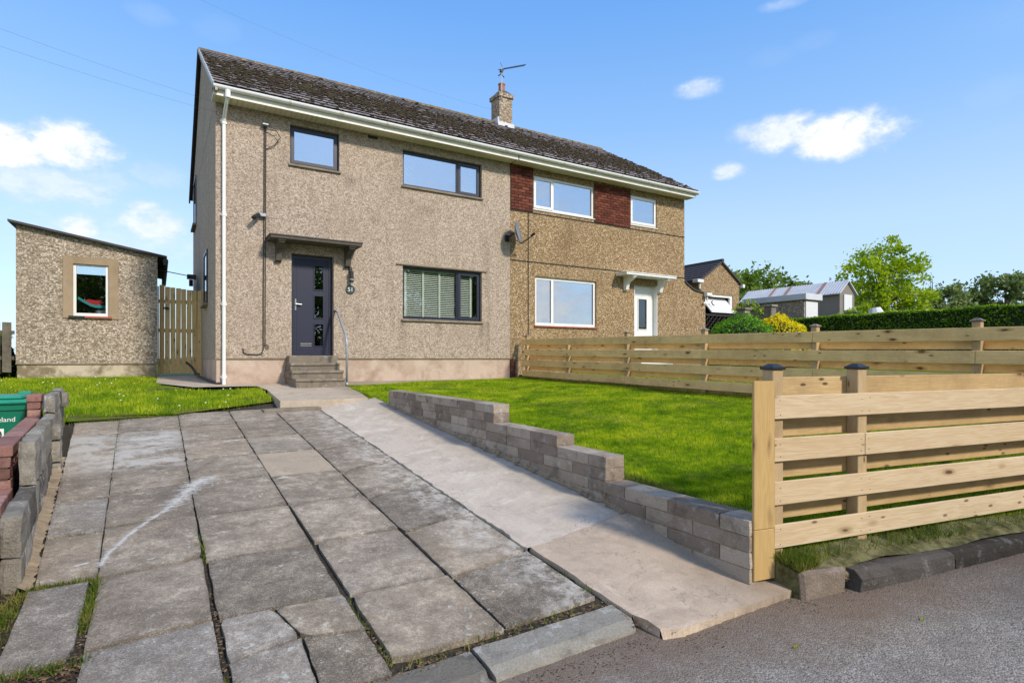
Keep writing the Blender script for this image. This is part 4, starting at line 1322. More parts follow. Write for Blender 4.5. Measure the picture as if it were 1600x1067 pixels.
# chimney
ch = MB().box(9.57, 10.06, 16.28, 16.82, 7.4, 8.62)
chim = ch.build('chimney', m_dash_chim, house2)
MB().cbox(9.52, 10.11, 16.23, 16.87, 8.62, 8.76, .01).build('chimney_crown', m_dash_chim, chim)
b = MB(); k = len(b.v)
b.v += [(9.55, 16.26, 8.758), (10.08, 16.26, 8.758), (10.08, 16.84, 8.758), (9.55, 16.84, 8.758), (9.70, 16.44, 8.93), (9.93, 16.44, 8.93), (9.93, 16.66, 8.93), (9.70, 16.66, 8.93)]
b.f += [(0, 1, 5, 4), (1, 2, 6, 5), (2, 3, 7, 6), (3, 0, 4, 7), (4, 5, 6, 7)]
b.build('mortar_flaunching', m_canopy, chim)
MB().tube([(9.815, 16.55, 8.86), (9.815, 16.55, 9.14)], [.115, .105], 12).tube([(9.815, 16.55, 9.14), (9.815, 16.55, 9.18)], .12, 12).build('chimney_pot', m_terracotta, chim)
MB().prism([(16.22, 7.56), (16.27, 7.80), (16.275, 7.80), (16.275, 7.54)], 'x', 9.5, 10.13).box(9.50, 9.56, 16.27, 16.85, 7.7, 7.93).build('lead_flashing', m_lead, chim, fix=True)

# ------------------------------------------------------------------ things fixed to the houses
t = thing('television_aerial', 'spiky television aerial rising beside the chimney pot', 'aerial', (9.64, 16.30, 8.7))
MB().tube([(9.64, 16.26, 8.55), (9.64, 16.26, 9.58)], .016, 6).build('mast', m_steel, t)
d = Vector((.90, -.05, .36)).normalized(); a0 = Vector((9.62, 16.26, 9.50))
b = MB().tube([tuple(a0 - d * .12), tuple(a0 + d * 1.0)], .011, 5)
b.build('boom', m_wire, t)
b = MB()
for i in range(13):
    p = a0 + d * (.12 + i * .07)
    b.tube([(p.x, p.y - .09, p.z), (p.x, p.y + .09, p.z)], .009, 4)
    b.tube([(p.x - .012, p.y, p.z - .03), (p.x + .012, p.y, p.z + .03)], .007, 4)
b.build('director_element', m_wire, t)['kind'] = 'stuff'
b = MB()
b.tube([tuple(a0 + Vector((-.03, 0, .22))), tuple(a0 + Vector((.10, 0, -.02)))], .008, 4)
b.tube([tuple(a0 + Vector((-.10, 0, -.24))), tuple(a0 + Vector((0, 0, -.14))), tuple(a0 + Vector((.12, 0, -.24)))], .02, 4)
b.cbox(9.58, 9.68, 16.22, 16.30, 9.40, 9.50, .01)
b.build('reflector', m_wire, t)

t = thing('satellite_dish', 'grey satellite dish on the wall where the two halves of the house meet', 'satellite dish', (7.60, 12.46, 3.10))
b = MB()
n, mring = 20, 5
axis = Vector((.70, -.68, .20)).normalized(); a_ = axis.cross(Vector((0, 0, 1))).normalized(); b__ = a_.cross(axis).normalized()
cen = Vector((7.66, 12.22, 3.16)); rr = .27
for side in (0, 1):
    base = len(b.v); b.v.append(tuple(cen - axis * (.012 * side)))
    for q in range(1, mring + 1):
        for i in range(n):
            an = 2 * math.pi * i / n; rad = rr * q / mring
            p = cen + a_ * math.cos(an) * rad * .92 + b__ * math.sin(an) * rad * 1.08 + axis * (.075 * (q / mring) ** 2 - .012 * side)
            b.v.append(tuple(p))
    for i in range(n):
        j = (i + 1) % n
        f_ = (base, base + 1 + i, base + 1 + j); b.f.append(f_ if side == 0 else f_[::-1])
        for q in range(mring - 1):
            f_ = (base + 1 + q * n + i, base + 1 + (q + 1) * n + i, base + 1 + (q + 1) * n + j, base + 1 + q * n + j)
            b.f.append(f_ if side == 0 else f_[::-1])
nb = 1 + mring * n
for i in range(n):
    j = (i + 1) % n; q0 = 1 + (mring - 1) * n
    b.f.append((q0 + i, nb + q0 + i, nb + q0 + j, q0 + j))
b.build('reflector', m_dish, t, smooth=True)
lo = cen - b__ * rr * 1.05 + axis * .07; fo = cen + axis * .42 - b__ * .18
MB().tube([tuple(cen - b__ * .2 - axis * .02), tuple(lo + Vector((0, 0, -.02))), tuple(fo)], .014, 6).build('arm', m_black, t)
MB().tube([tuple(fo - axis * .07 + b__ * .0), tuple(fo + axis * .05 + b__ * .04)], [.028, .036], 8).build('receiver', m_black, t)
MB().tube([(7.56, 12.5, 3.05), (7.56, 12.40, 3.05), (7.60, 12.30, 3.12), tuple(cen - axis * .03)], .022, 6).cbox(7.50, 7.62, 12.46, 12.499, 2.97, 3.13, .006).build('bracket', m_black, t)

t = thing('wall_lamp', 'slim black wall lamp above the round number plaque right of the front door', 'wall lamp', (3.58, 12.5, 1.82))
MB().cbox(3.545, 3.605, 12.44, 12.499, 1.84, 1.97, .004).build('back_plate', m_black, t)
MB().tube([(3.575, 12.40, 1.88), (3.575, 12.40, 1.72)], .045, 10).tube([(3.575, 12.40, 1.70), (3.575, 12.40, 1.64)], .045, 10).build('housing', m_black, t)
MB().tube([(3.575, 12.40, 1.72), (3.575, 12.40, 1.70)], .035, 10).build('lens', m_print, t)
t = thing('house_number_plaque', 'round dark slate plaque with a pale house number beside the front door', 'number plaque', (3.575, 12.49, 1.50))
MB().tube([(3.575, 12.499, 1.495), (3.575, 12.482, 1.495)], .10, 20).build('disc', m_plate, t)


def text(s_, size, pos, rot, m, name, parent, extrude=.002):
    cu = bpy.data.curves.new(name, 'FONT'); cu.body = s_; cu.size = size; cu.extrude = extrude; cu.align_x = 'CENTER'; cu.align_y = 'CENTER'
    tmp = bpy.data.objects.new('tmp', cu); COL.objects.link(tmp)
    dg = bpy.context.evaluated_depsgraph_get(); dg.update()
    me = bpy.data.meshes.new_from_object(tmp.evaluated_get(dg))
    bpy.data.objects.remove(tmp)
    me.materials.clear(); me.materials.append(m)
    o = link(name, me, pos, parent); o.rotation_euler = rot
    return o


text('51', .125, (3.575, 12.479, 1.495), (R(90), 0, 0), m_print, 'number', t)

t = thing('security_camera', 'small dark security camera on a grey bracket left of the door canopy', 'security camera', (1.68, 12.5, 2.84))
MB().cbox(1.70, 1.86, 12.40, 12.499, 2.84, 2.91, .01).build('bracket', m_steel, t)
MB().tube([(1.72, 12.40, 2.86), (1.62, 12.30, 2.78)], .045, 10).tube([(1.62, 12.30, 2.79), (1.60, 12.28, 2.765)], .035, 10).build('camera_body', m_black, t)
t = thing('floodlight', 'small black floodlight on the side wall above the garden gate', 'floodlight', (.9, 18.4, 2.3))
MB().cbox(.70, .93, 18.3, 18.5, 2.22, 2.34, .01).tube([(.80, 18.4, 2.2), (.80, 18.4, 2.02)], .05, 8).build('floodlight_head', m_black, t)

# cables on the wall and overhead service cables
def cat_curve(p0, p1, sag, n=24):
    return [tuple(Vector(p0).lerp(Vector(p1), i / n) + Vector((0, 0, -sag * 4 * (i / n) * (1 - i / n)))) for i in range(n + 1)]


b = MB()
b.tube([(1.835, 12.485, 4.72), (1.83, 12.485, 3.0), (1.815, 12.485, 1.3), (1.815, 12.485, .17)], .011, 5)
b.tube([(1.865, 12.485, 4.72), (1.86, 12.485, 3.0), (1.85, 12.485, .34), (1.845, 12.48, .25), (1.88, 12.47, .2), (1.92, 12.47, .23), (1.90, 12.47, .27), (1.86, 12.485, .27)], .008, 5)
b.tube([(1.815, 12.485, .17), (1.78, 12.485, .09), (1.70, 12.485, .075), (1.50, 12.485, .085), (1.455, 12.485, .11), (1.44, 12.485, .2)], .012, 5)
b.tube([(1.85, 12.45, 4.62), (2.05, 12.4, 4.60), (2.13, 12.4, 4.48), (2.02, 12.45, 4.32), (1.86, 12.485, 4.22)], .009, 5)
b.build('wall_cable', m_wire, house)
b = MB().cbox(1.79, 1.90, 12.38, 12.499, 4.68, 4.71, .004).tube([(1.84, 12.45, 4.70), (1.84, 12.42, 4.86)], .012, 6)
b.build('cable_bracket', m_steel, house)
t = tag(MB().tube(cat_curve((1.80, 12.40, 4.68), (-14.0, 11.6, 8.3), .75), .0013, 4).build('overhead_cable', m_wire, None), 'lower thin overhead cable sagging from the eaves corner off to the upper left', 'cable', 'overhead cables')
t = tag(MB().tube(cat_curve((1.84, 12.42, 4.84), (-14.0, 11.7, 9.0), .75), .0013, 4).build('overhead_cable', m_wire, None), 'upper thin overhead cable running from the eaves corner to the upper left', 'cable', 'overhead cables')
t = tag(MB().tube(cat_curve((-9, 13.4, 10.2), (9.6, 16.45, 8.2), .9), .0013, 4).build('overhead_cable', m_wire, None), 'faint overhead cable crossing the sky above the roof ridge', 'cable', 'overhead cables')
t = tag(MB().tube([(-.0, 16.75, 2.20), (.93, 18.6, 2.30)], .012, 5).build('side_cable', m_wire, None), 'short cable between the outbuilding and the side wall above the gate', 'cable')
t = tag(MB().tube([(.62, 16.6, -.1), (.72, 16.4, -.2), (.80, 15.2, -.40), (.93, 13.2, -.47), (1.0, 12.5, -.49), (1.10, 12.46, -.50)], .03, 8).build('drain_hose', m_wire, None), 'black drain hose lying from the gate to the white downpipe', 'hose')

# blind behind the lower window
t = thing('venetian_blind', 'pale venetian blind behind the ground floor window of the left house', 'blind', (5.5, 12.70, 2.05))
nsl = 25; m_mesh = None
for i in range(nsl):
    z = 1.005 + i * (2.05 - 1.005) / (nsl - 1)
    for (xa, xb) in ((4.86, 6.66),):
        if m_mesh is None:
            b = MB(); b.box(-(xb - xa) / 2, (xb - xa) / 2, -.0105, .0105, -.0015, .0015)
            for k, v in enumerate(b.v):
                y_, z_ = v[1], v[2]; an = R(62); b.v[k] = (v[0], y_ * math.cos(an) - z_ * math.sin(an), y_ * math.sin(an) + z_ * math.cos(an))
            m_mesh = bpy.data.meshes.new('slat'); m_mesh.from_pydata(b.v, [], b.f); m_mesh.materials.append(m_slat)
        link('slat', m_mesh, ((xa + xb) / 2, 12.68, z), t)
for x in (4.875, 5.32, 5.74, 6.58):
    MB().box(x, x + .05, 12.655, 12.657, .98, 2.07).build('ladder_tape', m_slat, t)
MB().box(4.86, 6.66, 12.66, 12.70, 2.05, 2.09).build('headrail', m_slat, t)
MB().box(4.8, 6.84, 13.2, 13.21, .3, 2.5).build('dark_room_sheet', m_dark, t).name = 'room_shade'  # dark sheet standing in for the shade of the room behind


def curtain(x0, x1, z0, z1, label, y=12.68):
    b = MB(); n = int((x1 - x0) / .02); pr = []
    for i in range(n + 1):
        pr.append((x0 + (x1 - x0) * i / n, y + .018 * math.sin(i * 1.25)))
    for i in range(n):
        a, c = pr[i], pr[i + 1]
        b.quad((a[0], a[1], z0), (c[0], c[1], z0), (c[0], c[1], z1), (a[0], a[1], z1))
    tag(b.build('curtain', m_curtain, None, smooth=True), label, 'curtain', 'curtains behind the windows')


curtain(4.84, 5.12, 3.98, 4.78, 'white curtain gathered at the left side of the wide dark-framed upstairs window')
curtain(6.28, 6.80, 3.98, 4.78, 'white curtain behind the narrow opening light of the wide dark-framed upstairs window')
curtain(9.20, 9.34, 3.95, 4.76, 'pale curtain behind the large pane of the white-framed upstairs window')
curtain(12.02, 12.14, 3.97, 4.76, 'pale curtain behind the smallest white-framed upstairs window')

# ------------------------------------------------------------------ entrance steps and handrail
t = thing('entrance_steps', 'four worn concrete steps up to the navy front door', 'steps', (2.75, 11.9, -.56))
for (xa, xb, ya, zt, zb) in ((2.24, 3.16, 11.42, -.395, -.60), (2.22, 3.20, 11.70, -.245, -.398), (2.24, 3.20, 11.97, -.095, -.248), (2.26, 3.235, 12.22, .055, -.098)):
    MB().cbox(xa, xb, ya, FX + .14, zb, zt, .008, .004).build('step', m_step, t)
    if zt < 0: MB().cbox(xa - .01, xb + .012, ya - .022, ya + .3, zt - .045, zt + .004, .006, .003).build('tread_edge', m_step, t)
pr = [(3.245, 12.50, 1.02), (3.25, 12.40, 1.015), (3.25, 12.30, .98), (3.25, 11.95, .68), (3.25, 11.72, .50), (3.25, 11.63, .40), (3.25, 11.60, .28), (3.25, 11.60, -.56)]
tag(MB().tube(pr, .024, 10).tube([(3.25, 11.60, -.56), (3.25, 11.60, -.48)], .034, 10).build('handrail', m_steel, None, smooth=True), 'bent grey pipe handrail beside the concrete steps', 'handrail')

# ------------------------------------------------------------------ outbuilding
t = thing('outbuilding', 'pebbledashed outbuilding with a sloping roof and one small white window', 'outbuilding', (-1.34, 16.6, -.48))
SX0, SX1, SY, SYB = -2.67, .0, 16.6, 21.0
wh = (-1.655, -.985, .985, 2.19)
def rz(x): return 2.98 + (2.50 - 2.98) * (x - SX0) / (SX1 - SX0)
b = MB()
b.box(SX0, wh[0], SY, SY + .22, -.12, 2.45); b.box(wh[1], SX1, SY, SY + .22, -.12, 2.45)
b.box(wh[0], wh[1], SY, SY + .22, -.12, wh[2]); b.box(wh[0], wh[1], SY, SY + .22, wh[3], 2.45)
b.prism([(SX0, 2.45), (SX1, 2.45), (SX1, rz(SX1)), (SX0, rz(SX0))], 'y', SY, SY + .22)
b.prism([(SX1, -.12), (SX1 - .2, -.12), (SX1 - .2, 2.52), (SX1, 2.50)], 'y', SY + .22, SYB)
b.prism([(SX0, -.12), (SX0 + .2, -.12), (SX0 + .2, 2.94), (SX0, 2.97)], 'y', SY + .22, SYB)
b.box(SX0 + .2, SX1 - .2, SYB - .2, SYB, -.12, 2.45)
b.build('wall', m_dash_shed, t, fix=True)
MB().box(SX0 + .02, SX1 - .02, SY + .02, SYB - .02, -.6, -.121).build('plinth', m_plinth_shed, t)
MB().box(SX0 - .005, SX1 + .005, SY - .012, SY + .01, -.135, -.112).build('drip_bead', m_sill, t)
b = MB().prism([(SX0 - .12, rz(SX0 - .12) + .0), (SX1 + .20, rz(SX1 + .20) + .0), (SX1 + .20, rz(SX1 + .20) + .05), (SX0 - .12, rz(SX0 - .12) + .05)], 'y', SY - .14, SYB + .1)
b.build('roof', m_tile_dark, t, fix=True)
b = MB()
for i in range(9):
    y_ = SY - .05 + i * .5
    b.tube([(SX1 + .17, y_, 2.44), (SX1 + .17, y_, 2.30)], .05, 8)
b.tube([(SX1 + .17, SY - .1, 2.40), (SX1 + .17, SYB, 2.30)], .06, 8)
b.build('gutter', m_wire, t)
b = MB()
b.box(-1.84, wh[0], SY - .03, SY + .1, .93, 2.36); b.box(wh[1], -.80, SY - .03, SY + .1, .93, 2.36)
b.box(wh[0], wh[1], SY - .03, SY + .1, wh[3], 2.36)
b.build('window_surround', m_surround, t)
b = MB(); f_ = .055; yy = SY + .02; x0, x1, z0, z1 = wh
b.box(x0, x0 + f_, yy, yy + .06, z0, z1).box(x1 - f_, x1, yy, yy + .06, z0, z1).box(x0 + f_, x1 - f_, yy, yy + .06, z1 - f_ * .7, z1).box(x0 + f_, x1 - f_, yy, yy + .06, z0, z0 + f_ * 1.3)
wn = b.build('window', m_white, t)
MB().box(x0 + f_, x1 - f_, yy + .03, yy + .036, z0 + f_, z1 - f_ * .7).build('pane', m_glass_clear, wn)
MB().box(x0 - .08, x0 + .22, SY - .06, SY + .02, .935, .984).build('sill', m_dark, t)
MB().box(x0 + .22, x1 + .07, SY - .06, SY + .02, .94, .984).build('sill', m_redsill, t)
# what stands behind the outbuilding's window
tb = thing('shelf', 'pale shelf seen inside the outbuilding window', 'shelf', (-1.3, 17.1, .95))
MB().box(-2.3, -.5, 16.95, 17.6, .93, .97).box(-1.6, -1.56, 17.5, 17.54, .0, .93).box(-1.0, -.96, 17.5, 17.54, .0, .93).build('shelf_top', m_corr, tb)
b = MB().tube([(-1.12, 17.25, .97), (-1.12, 17.25, 1.17)], [.14, .17], 14)
tag(b.build('tub', m_corr, None), 'pale tub behind the outbuilding window', 'tub')
b = MB()
prv = [(-1.62, 1.42), (-1.50, 1.33), (-1.36, 1.25), (-1.22, 1.21), (-1.15, 1.225), (-1.2, 1.26), (-1.34, 1.30), (-1.48, 1.38), (-1.6, 1.47)]
b.prism(prv, 'y', 17.02, 17.3)
tag(b.build('folded_chair_fabric', m_teal, None, fix=True), 'teal curved chair back leaning inside the outbuilding window', 'chair')
b = MB().prism([(-1.28, 1.22), (-.96, 1.20), (-.95, 1.235), (-1.0, 1.265), (-1.2, 1.29), (-1.27, 1.27)], 'y', 17.0, 17.35)
tag(b.build('folded_cloth', m_teal, None, fix=True), 'folded teal cloth on the pale tub inside the outbuilding', 'cloth')
b = MB().prism([(-1.42, 1.34), (-1.30, 1.28), (-1.18, 1.285), (-1.12, 1.34), (-1.16, 1.41), (-1.28, 1.40), (-1.40, 1.42), (-1.50, 1.40)], 'y', 17.08, 17.38)
tag(b.build('red_cushion', m_redcloth, None, fix=True), 'red cushion seen through the outbuilding window', 'cushion')

# side gate
t = thing('garden_gate', 'pine picket gate between the outbuilding and the left house', 'gate', (.48, 16.9, -.45))
xg = .035; tops = [1.84, 1.80, 1.79, 1.78, 1.765, 1.75, 1.745, 1.74]
for i in range(8):
    wd = .109
    b = MB().cbox(-wd / 2, wd / 2, -.01, .01, -1.14, 1.02 + (tops[i] - 1.78), .003)
    o = b.build('board', m_wood_gate, t, origin=(0, 0, 0))
    o.location = (xg + .06 + i * .119 - .48, 16.86 - 16.9, .76 + .45 + .0)
    o.rotation_euler = (0, R(random.uniform(-.5, .5)), 0)
for z in (-.05, .75, 1.48):
    board('rail', m_wood_gate, (.03, 16.90, z), (.95, 16.90, z), .09, .035, t)
MB().cbox(.935, .975, 16.82, 16.92, -.45, 1.76, .004).build('gate_post', m_wood_gate, t)
MB().cbox(.002, .032, 16.82, 16.92, -.45, 1.80, .004).build('gate_post', m_wood_gate, t)
MB().box(.12, .25, 16.81, 16.845, 1.24, 1.28).tube([(.19, 16.80, 1.26), (.19, 16.84, 1.26)], .04, 8).build('latch', m_black, t)
# old fence left of outbuilding
t = thing('old_fence', 'weathered grey board fence left of the outbuilding', 'fence', (-3.2, 16.75, -.5))
for i in range(14):
    xx = -2.76 - i * .20
    h1 = random.uniform(.80, .92)
    MB().cbox(xx - .16, xx, 16.68 + (.03 if i % 2 else 0), 16.71 + (.03 if i % 2 else 0), random.uniform(-.42, -.3), h1, .004, .006).build('board', m_wood_old, t)
board('rail', m_wood_old, (-5.6, 16.77, .62), (-2.72, 16.77, .62), .08, .04, t)
board('rail', m_wood_old, (-5.6, 16.77, .05), (-2.72, 16.77, .05), .08, .04, t)

# ------------------------------------------------------------------ retaining wall of blocks
from mathutils import noise as mnoise
def rough(name, y0, y1, z0, z1, wd, m, parent, xf, right=0, amp=.013, n=4, soft=.045):
    b = MB(); off = Vector((random.uniform(0, 50), random.uniform(0, 50), 0))
    S_ = (wd, y1 - y0, z1 - z0); vid = {}
    def V(i, j, k):
        key = (i, j, k)
        if key in vid: return vid[key]
        u = Vector((i / n, j / n, k / n)); c_ = (u - Vector((.5, .5, .5))) * 2
        # soften the corners
        e = sorted(abs(q) for q in c_); rnd = max(0, e[1] - .6) * soft
        p = Vector((-wd + S_[0] * u.x, y0 + S_[1] * u.y, z0 + S_[2] * u.z))
        p -= Vector((c_.x * rnd, c_.y * rnd, c_.z * rnd)) * .5
        q = (p + off) * 9
        d = Vector(mnoise.noise_vector(q)) * amp + Vector(mnoise.noise_vector(q * 3)) * amp * .4
        p += d; p.x += xf(p.y) + right
        vid[key] = len(b.v); b.v.append(tuple(p)); return vid[key]
    for a in range(n):
        for c in range(n):
            b.f += [(V(a, c, 0), V(a, c + 1, 0), V(a + 1, c + 1, 0), V(a + 1, c, 0)), (V(a, c, n), V(a + 1, c, n), V(a + 1, c + 1, n), V(a, c + 1, n)),
                    (V(a, 0, c), V(a + 1, 0, c), V(a + 1, 0, c + 1), V(a, 0, c + 1)), (V(a, n, c), V(a, n, c + 1), V(a + 1, n, c + 1), V(a + 1, n, c)),
                    (V(0, a, c), V(0, a, c + 1), V(0, a + 1, c + 1), V(0, a + 1, c)), (V(n, a, c), V(n, a + 1, c), V(n, a + 1, c + 1), V(n, a, c + 1))]
    return b.build(name, m, parent)
t = thing('retaining_wall', 'stepped low wall of buff grey blocks between the concrete path and the lawn', 'garden wall', (3.2, 5.6, -1.2))
WX0, WX1 = 3.1, 3.305
segs = [(5.40, 8.72, -.50), (4.24, 5.40, -.70), (3.57, 4.24, -.80), (2.235, 3.57, -1.0)]
def walltop(y):
    for a, c, z in segs:
        if a <= y <= c: return z
    return -9
core = MB()
for (a, c, z) in segs:
    core.box(WX0 + .009, WX1 - .009, a + .010, c - .002, -1.55, z - .018)
core.build('mortar_core', m_mortar, t)
for k in range(11):
    zt = -.5 - .1 * k; zb = zt - .1
    ymax = 8.72
    ymin = min([a for a, c, z in segs if z >= zt - .001])
    # stop where the course is under the path
    ytop_path = (zt + 1.6) / .086
    off = 0 if k % 2 == 0 else .225
    y1 = ymin
    first = True
    while y1 < min(ymax, ytop_path + .1):
        ln = .445 if not (first and off) else .225
        y2 = min(y1 + ln, ymax); first = False
        if y2 - y1 > .06:
            rough('block', y1 + .002, y2 - .002, zb + .002, zt - .001, WX1 - WX0, m_block, t, lambda y: WX1, amp=.0035, n=4, soft=.012)
        y1 = y2
b = MB(); n = 150
for i in range(n):
    y0 = 3.34 + (8.7 - 3.34) * i / n; y1 = 3.34 + (8.7 - 3.34) * (i + 1) / n
    def q(y):
        r_ = pej[int(y * 40)]; r2 = pej[int(y * 17) + 3]
        zf_ = drive(0, y) + crossfall(3.11, y)
        return ((3.06 + r_ * 1.5 + r2, y, zf_ + .006), (3.108, y, zf_ + .032 + r_ * 1.6 + r2))
    a, c = q(y0), q(y1); b.quad(a[0], a[1], c[1], c[0])
b.build('mortar_fillet', m_mortar, t)

# broken concrete block by the fence foot
b = MB().cbox(3.32, 3.66, 1.975, 2.11, -1.47, -1.30, .02, .018)
b.rotz(R(-10), 3.5, 2.03)
tag(b.build('broken_block', m_block, None), 'broken pale concrete block at the foot of the front fence', 'block')
b = []
for i in range(26):
    b.append((3.72 + random.uniform(-.03, .06), 1.97 + random.uniform(-.05, .06), -1.43 + random.uniform(0, .10), random.uniform(.012, .035), random.uniform(.012, .03), random.uniform(.01, .03)))
tag(lumps('mortar_rubble', m_mortar, b), 'loose mortar crumbs beside the broken block', 'rubble', kind='stuff')

# ------------------------------------------------------------------ front fence (fresh pine, hit and miss)
fdir = Vector((1, -.174, 0)).normalized(); fn_ = Vector((-fdir.y, fdir.x, 0))     # fn_ points to the lawn side
F0 = Vector((3.30, 2.205, 0))
def fp(s_, off, z):
    p = F0 + fdir * s_ + fn_ * off; return (p.x, p.y, z)
t = thing('front_fence', 'fresh pale pine board fence along the road in the right foreground', 'fence', (4.8, 2.1, -1.3))
def fpost(parent, p, z0, z1, ang, m=m_wood_post, s_=.088):
    b = MB().cbox(-s_ / 2, s_ / 2, -s_ / 2, s_ / 2, z0, z1, .004)
    o = b.build('post', m, parent, origin=(0, 0, 0)); pw = WP[parent.name]
    o.location = (p[0] - pw[0], p[1] - pw[1], -pw[2]); o.rotation_euler = (0, 0, ang); WP[o.name] = (p[0], p[1], 0)
    return o
def cap(parent, p, z, ang, m=m_black, s_=.055):
    b = MB(); h = s_
    b.cbox(-h, h, -h, h, z, z + .018, .003)
    k = len(b.v); b.v += [(-h * .9, -h * .9, z + .017), (h * .9, -h * .9, z + .017), (h * .9, h * .9, z + .017), (-h * .9, h * .9, z + .017), (-h * .35, -h * .35, z + .038), (h * .35, -h * .35, z + .038), (h * .35, h * .35, z + .038), (-h * .35, h * .35, z + .038)]
    b.f += [(k, k + 1, k + 5, k + 4), (k + 1, k + 2, k + 6, k + 5), (k + 2, k + 3, k + 7, k + 6), (k + 3, k, k + 4, k + 7), (k + 4, k + 5, k + 6, k + 7)]
    o = b.build('post_cap', m, parent, origin=(0, 0, 0)); pw = WP[parent.name]
    o.location = (p[0] - pw[0], p[1] - pw[1], -pw[2]); o.rotation_euler = (0, 0, ang)
fang = math.atan2(fdir.y, fdir.x)
posts = [.055, .82, 2.95, 4.85, 6.75]
for s_ in posts:
    p = fp(s_, .065, 0); fpost(t, p, -1.42, -.072, fang); cap(t, p, -.072, fang)
slp = -.0
ftop = [-.235, -.506, -.780, -1.051]
for i, z in enumerate(ftop):
    cuts = {0: [0, 4.85, 6.9], 1: [0, .82, 4.85, 6.9], 2: [0, 2.95, 6.9], 3: [0, 2.95, 4.85, 6.9]}[i]
    for a, c in zip(cuts[:-1], cuts[1:]):
        board('plank', m_wood, fp(a + .002, .010, z + random.uniform(-.003, .003)), fp(c - .002, .010, z + random.uniform(-.004, .004)), .149, .02, t, tilt=R(random.uniform(-.6, .6)))
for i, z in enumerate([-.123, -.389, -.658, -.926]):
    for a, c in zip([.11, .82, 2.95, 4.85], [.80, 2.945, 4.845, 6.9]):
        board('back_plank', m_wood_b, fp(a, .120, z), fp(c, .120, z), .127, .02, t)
nl_ = []
for i, z in enumerate(ftop):
    for s_ in (.05, .82 - .04, .82 + .04, 2.92, 2.98):
        for dz in (.035, .12): nl_.append((*fp(s_ + random.uniform(-.008, .008), -.001, z - dz + random.uniform(-.008, .008)), .0035, .0035, .0035))
tag(lumps('nail_heads', m_black, nl_, t, WP[t.name]), kind='stuff')
# upright end boards facing the path
ang_end = fang
for (z0, z1) in ((-1.06, -.141), (-1.375, -1.063)):
    b = MB().cbox(-.085, .083, -.01, .01, z0, z1, .003)
    o = b.build('end_board', m_wood_endpost, t, origin=(0, 0, 0)); p = fp(-.088, .0, 0); pw = WP[t.name]
    o.location = (p[0] - pw[0], p[1] - pw[1], -pw[2]); o.rotation_euler = (0, 0, ang_end)

# ------------------------------------------------------------------ side fence between the two gardens
t = thing('side_fence', 'long pine board fence dividing the two front gardens, running back to the house', 'fence', (7.9, 7.2, -.55))
FXs = 7.9
def ftopz(y): return .345 + (y - 2.35) * .0146
py = [12.15, 10.44, 8.52, 6.62, 4.68, 2.78, .98]
for i, y in enumerate(py):
    low = (i == 1)
    zt = ftopz(y) + (.07 if not low else -.16)
    fpost(t, (FXs + .06, y, 0), ftopz(y) - 1.12, zt, 0, m_wood_post, .085)
    if not low: cap(t, (FXs + .06, y), zt, 0, m_kerb, .058)
for k in range(4):
    off = k * .262
    cuts = {0: [12.3, 8.52, 4.68, .8], 1: [12.3, 10.44, 6.62, 2.78, .8], 2: [12.3, 8.52, 4.68, .8], 3: [12.3, 10.44, 8.52, 6.62, 2.78, .8]}[k]
    for a, c in zip(cuts[:-1], cuts[1:]):
        board('plank', m_wood_s, (FXs, a - .002, ftopz(a) - off), (FXs, c + .002, ftopz(c) - off), .152, .02, t)
for k in range(4):
    off = .142 + k * .262
    for a, c in zip(py[:-1], py[1:]):
        board('back_plank', m_wood_s, (FXs + .115, a, ftopz(a) - off), (FXs + .115, c + .004, ftopz(c) - off), .105, .02, t)

# ------------------------------------------------------------------ left boundary : stone wall, brick wall, bin
t = thing('stone_boundary_wall', 'weathered grey stone block wall stepping along the left edge of the driveway', 'garden wall', (-.8, 5.8, -1.2))
def gwx(y): return -.62 - .073 * (y - 4.0)
def wblock(name, y0, y1, z0, z1, wd, m, parent, xf=gwx, c=.012, j=.008, right=0):
    b = MB()
    b.cbox(-wd, 0, y0, y1, z0, z1, c, j)
    for i, v in enumerate(b.v): b.v[i] = (v[0] + xf(v[1]) + right, v[1], v[2])
    return b.build(name, m, parent)
y = 4.08
for (ya, yb, z0, z1, h) in ((4.08, 5.02, -1.36, -.853, (.24, .26)), (5.02, 7.15, -1.30, -.552, (.31, .26, .18)), (7.15, 8.9, -1.1, -.36, (.18, .2, .36))):
    zt = z1
    for hi, hh in enumerate(h):
        yy = ya
        while yy < yb - .05:
            ln = random.uniform(.40, .48) if hi % 2 == 0 or yy > ya else .25
            y2 = min(yb, yy + ln)
            if y2 > yb - .12: y2 = yb
            rough('stone_block', yy + .003, y2 - .003, zt - hh + .002, zt + random.uniform(-.006, .006), .105, m_stone, t, gwx)
            yy = y2
        zt -= hh
# pier against the wall and return at its far end
for (z0, z1) in ((-.755, -.614), (-.96, -.762), (-1.06, -.966)):
    rough('pier_block', 6.72, 6.98, z0, z1, .115, m_stone, t, gwx, right=.062, amp=.008)
rough('stone_block', 8.42, 8.62, -.57, -.39, .11, m_stone, t, gwx, right=.06)
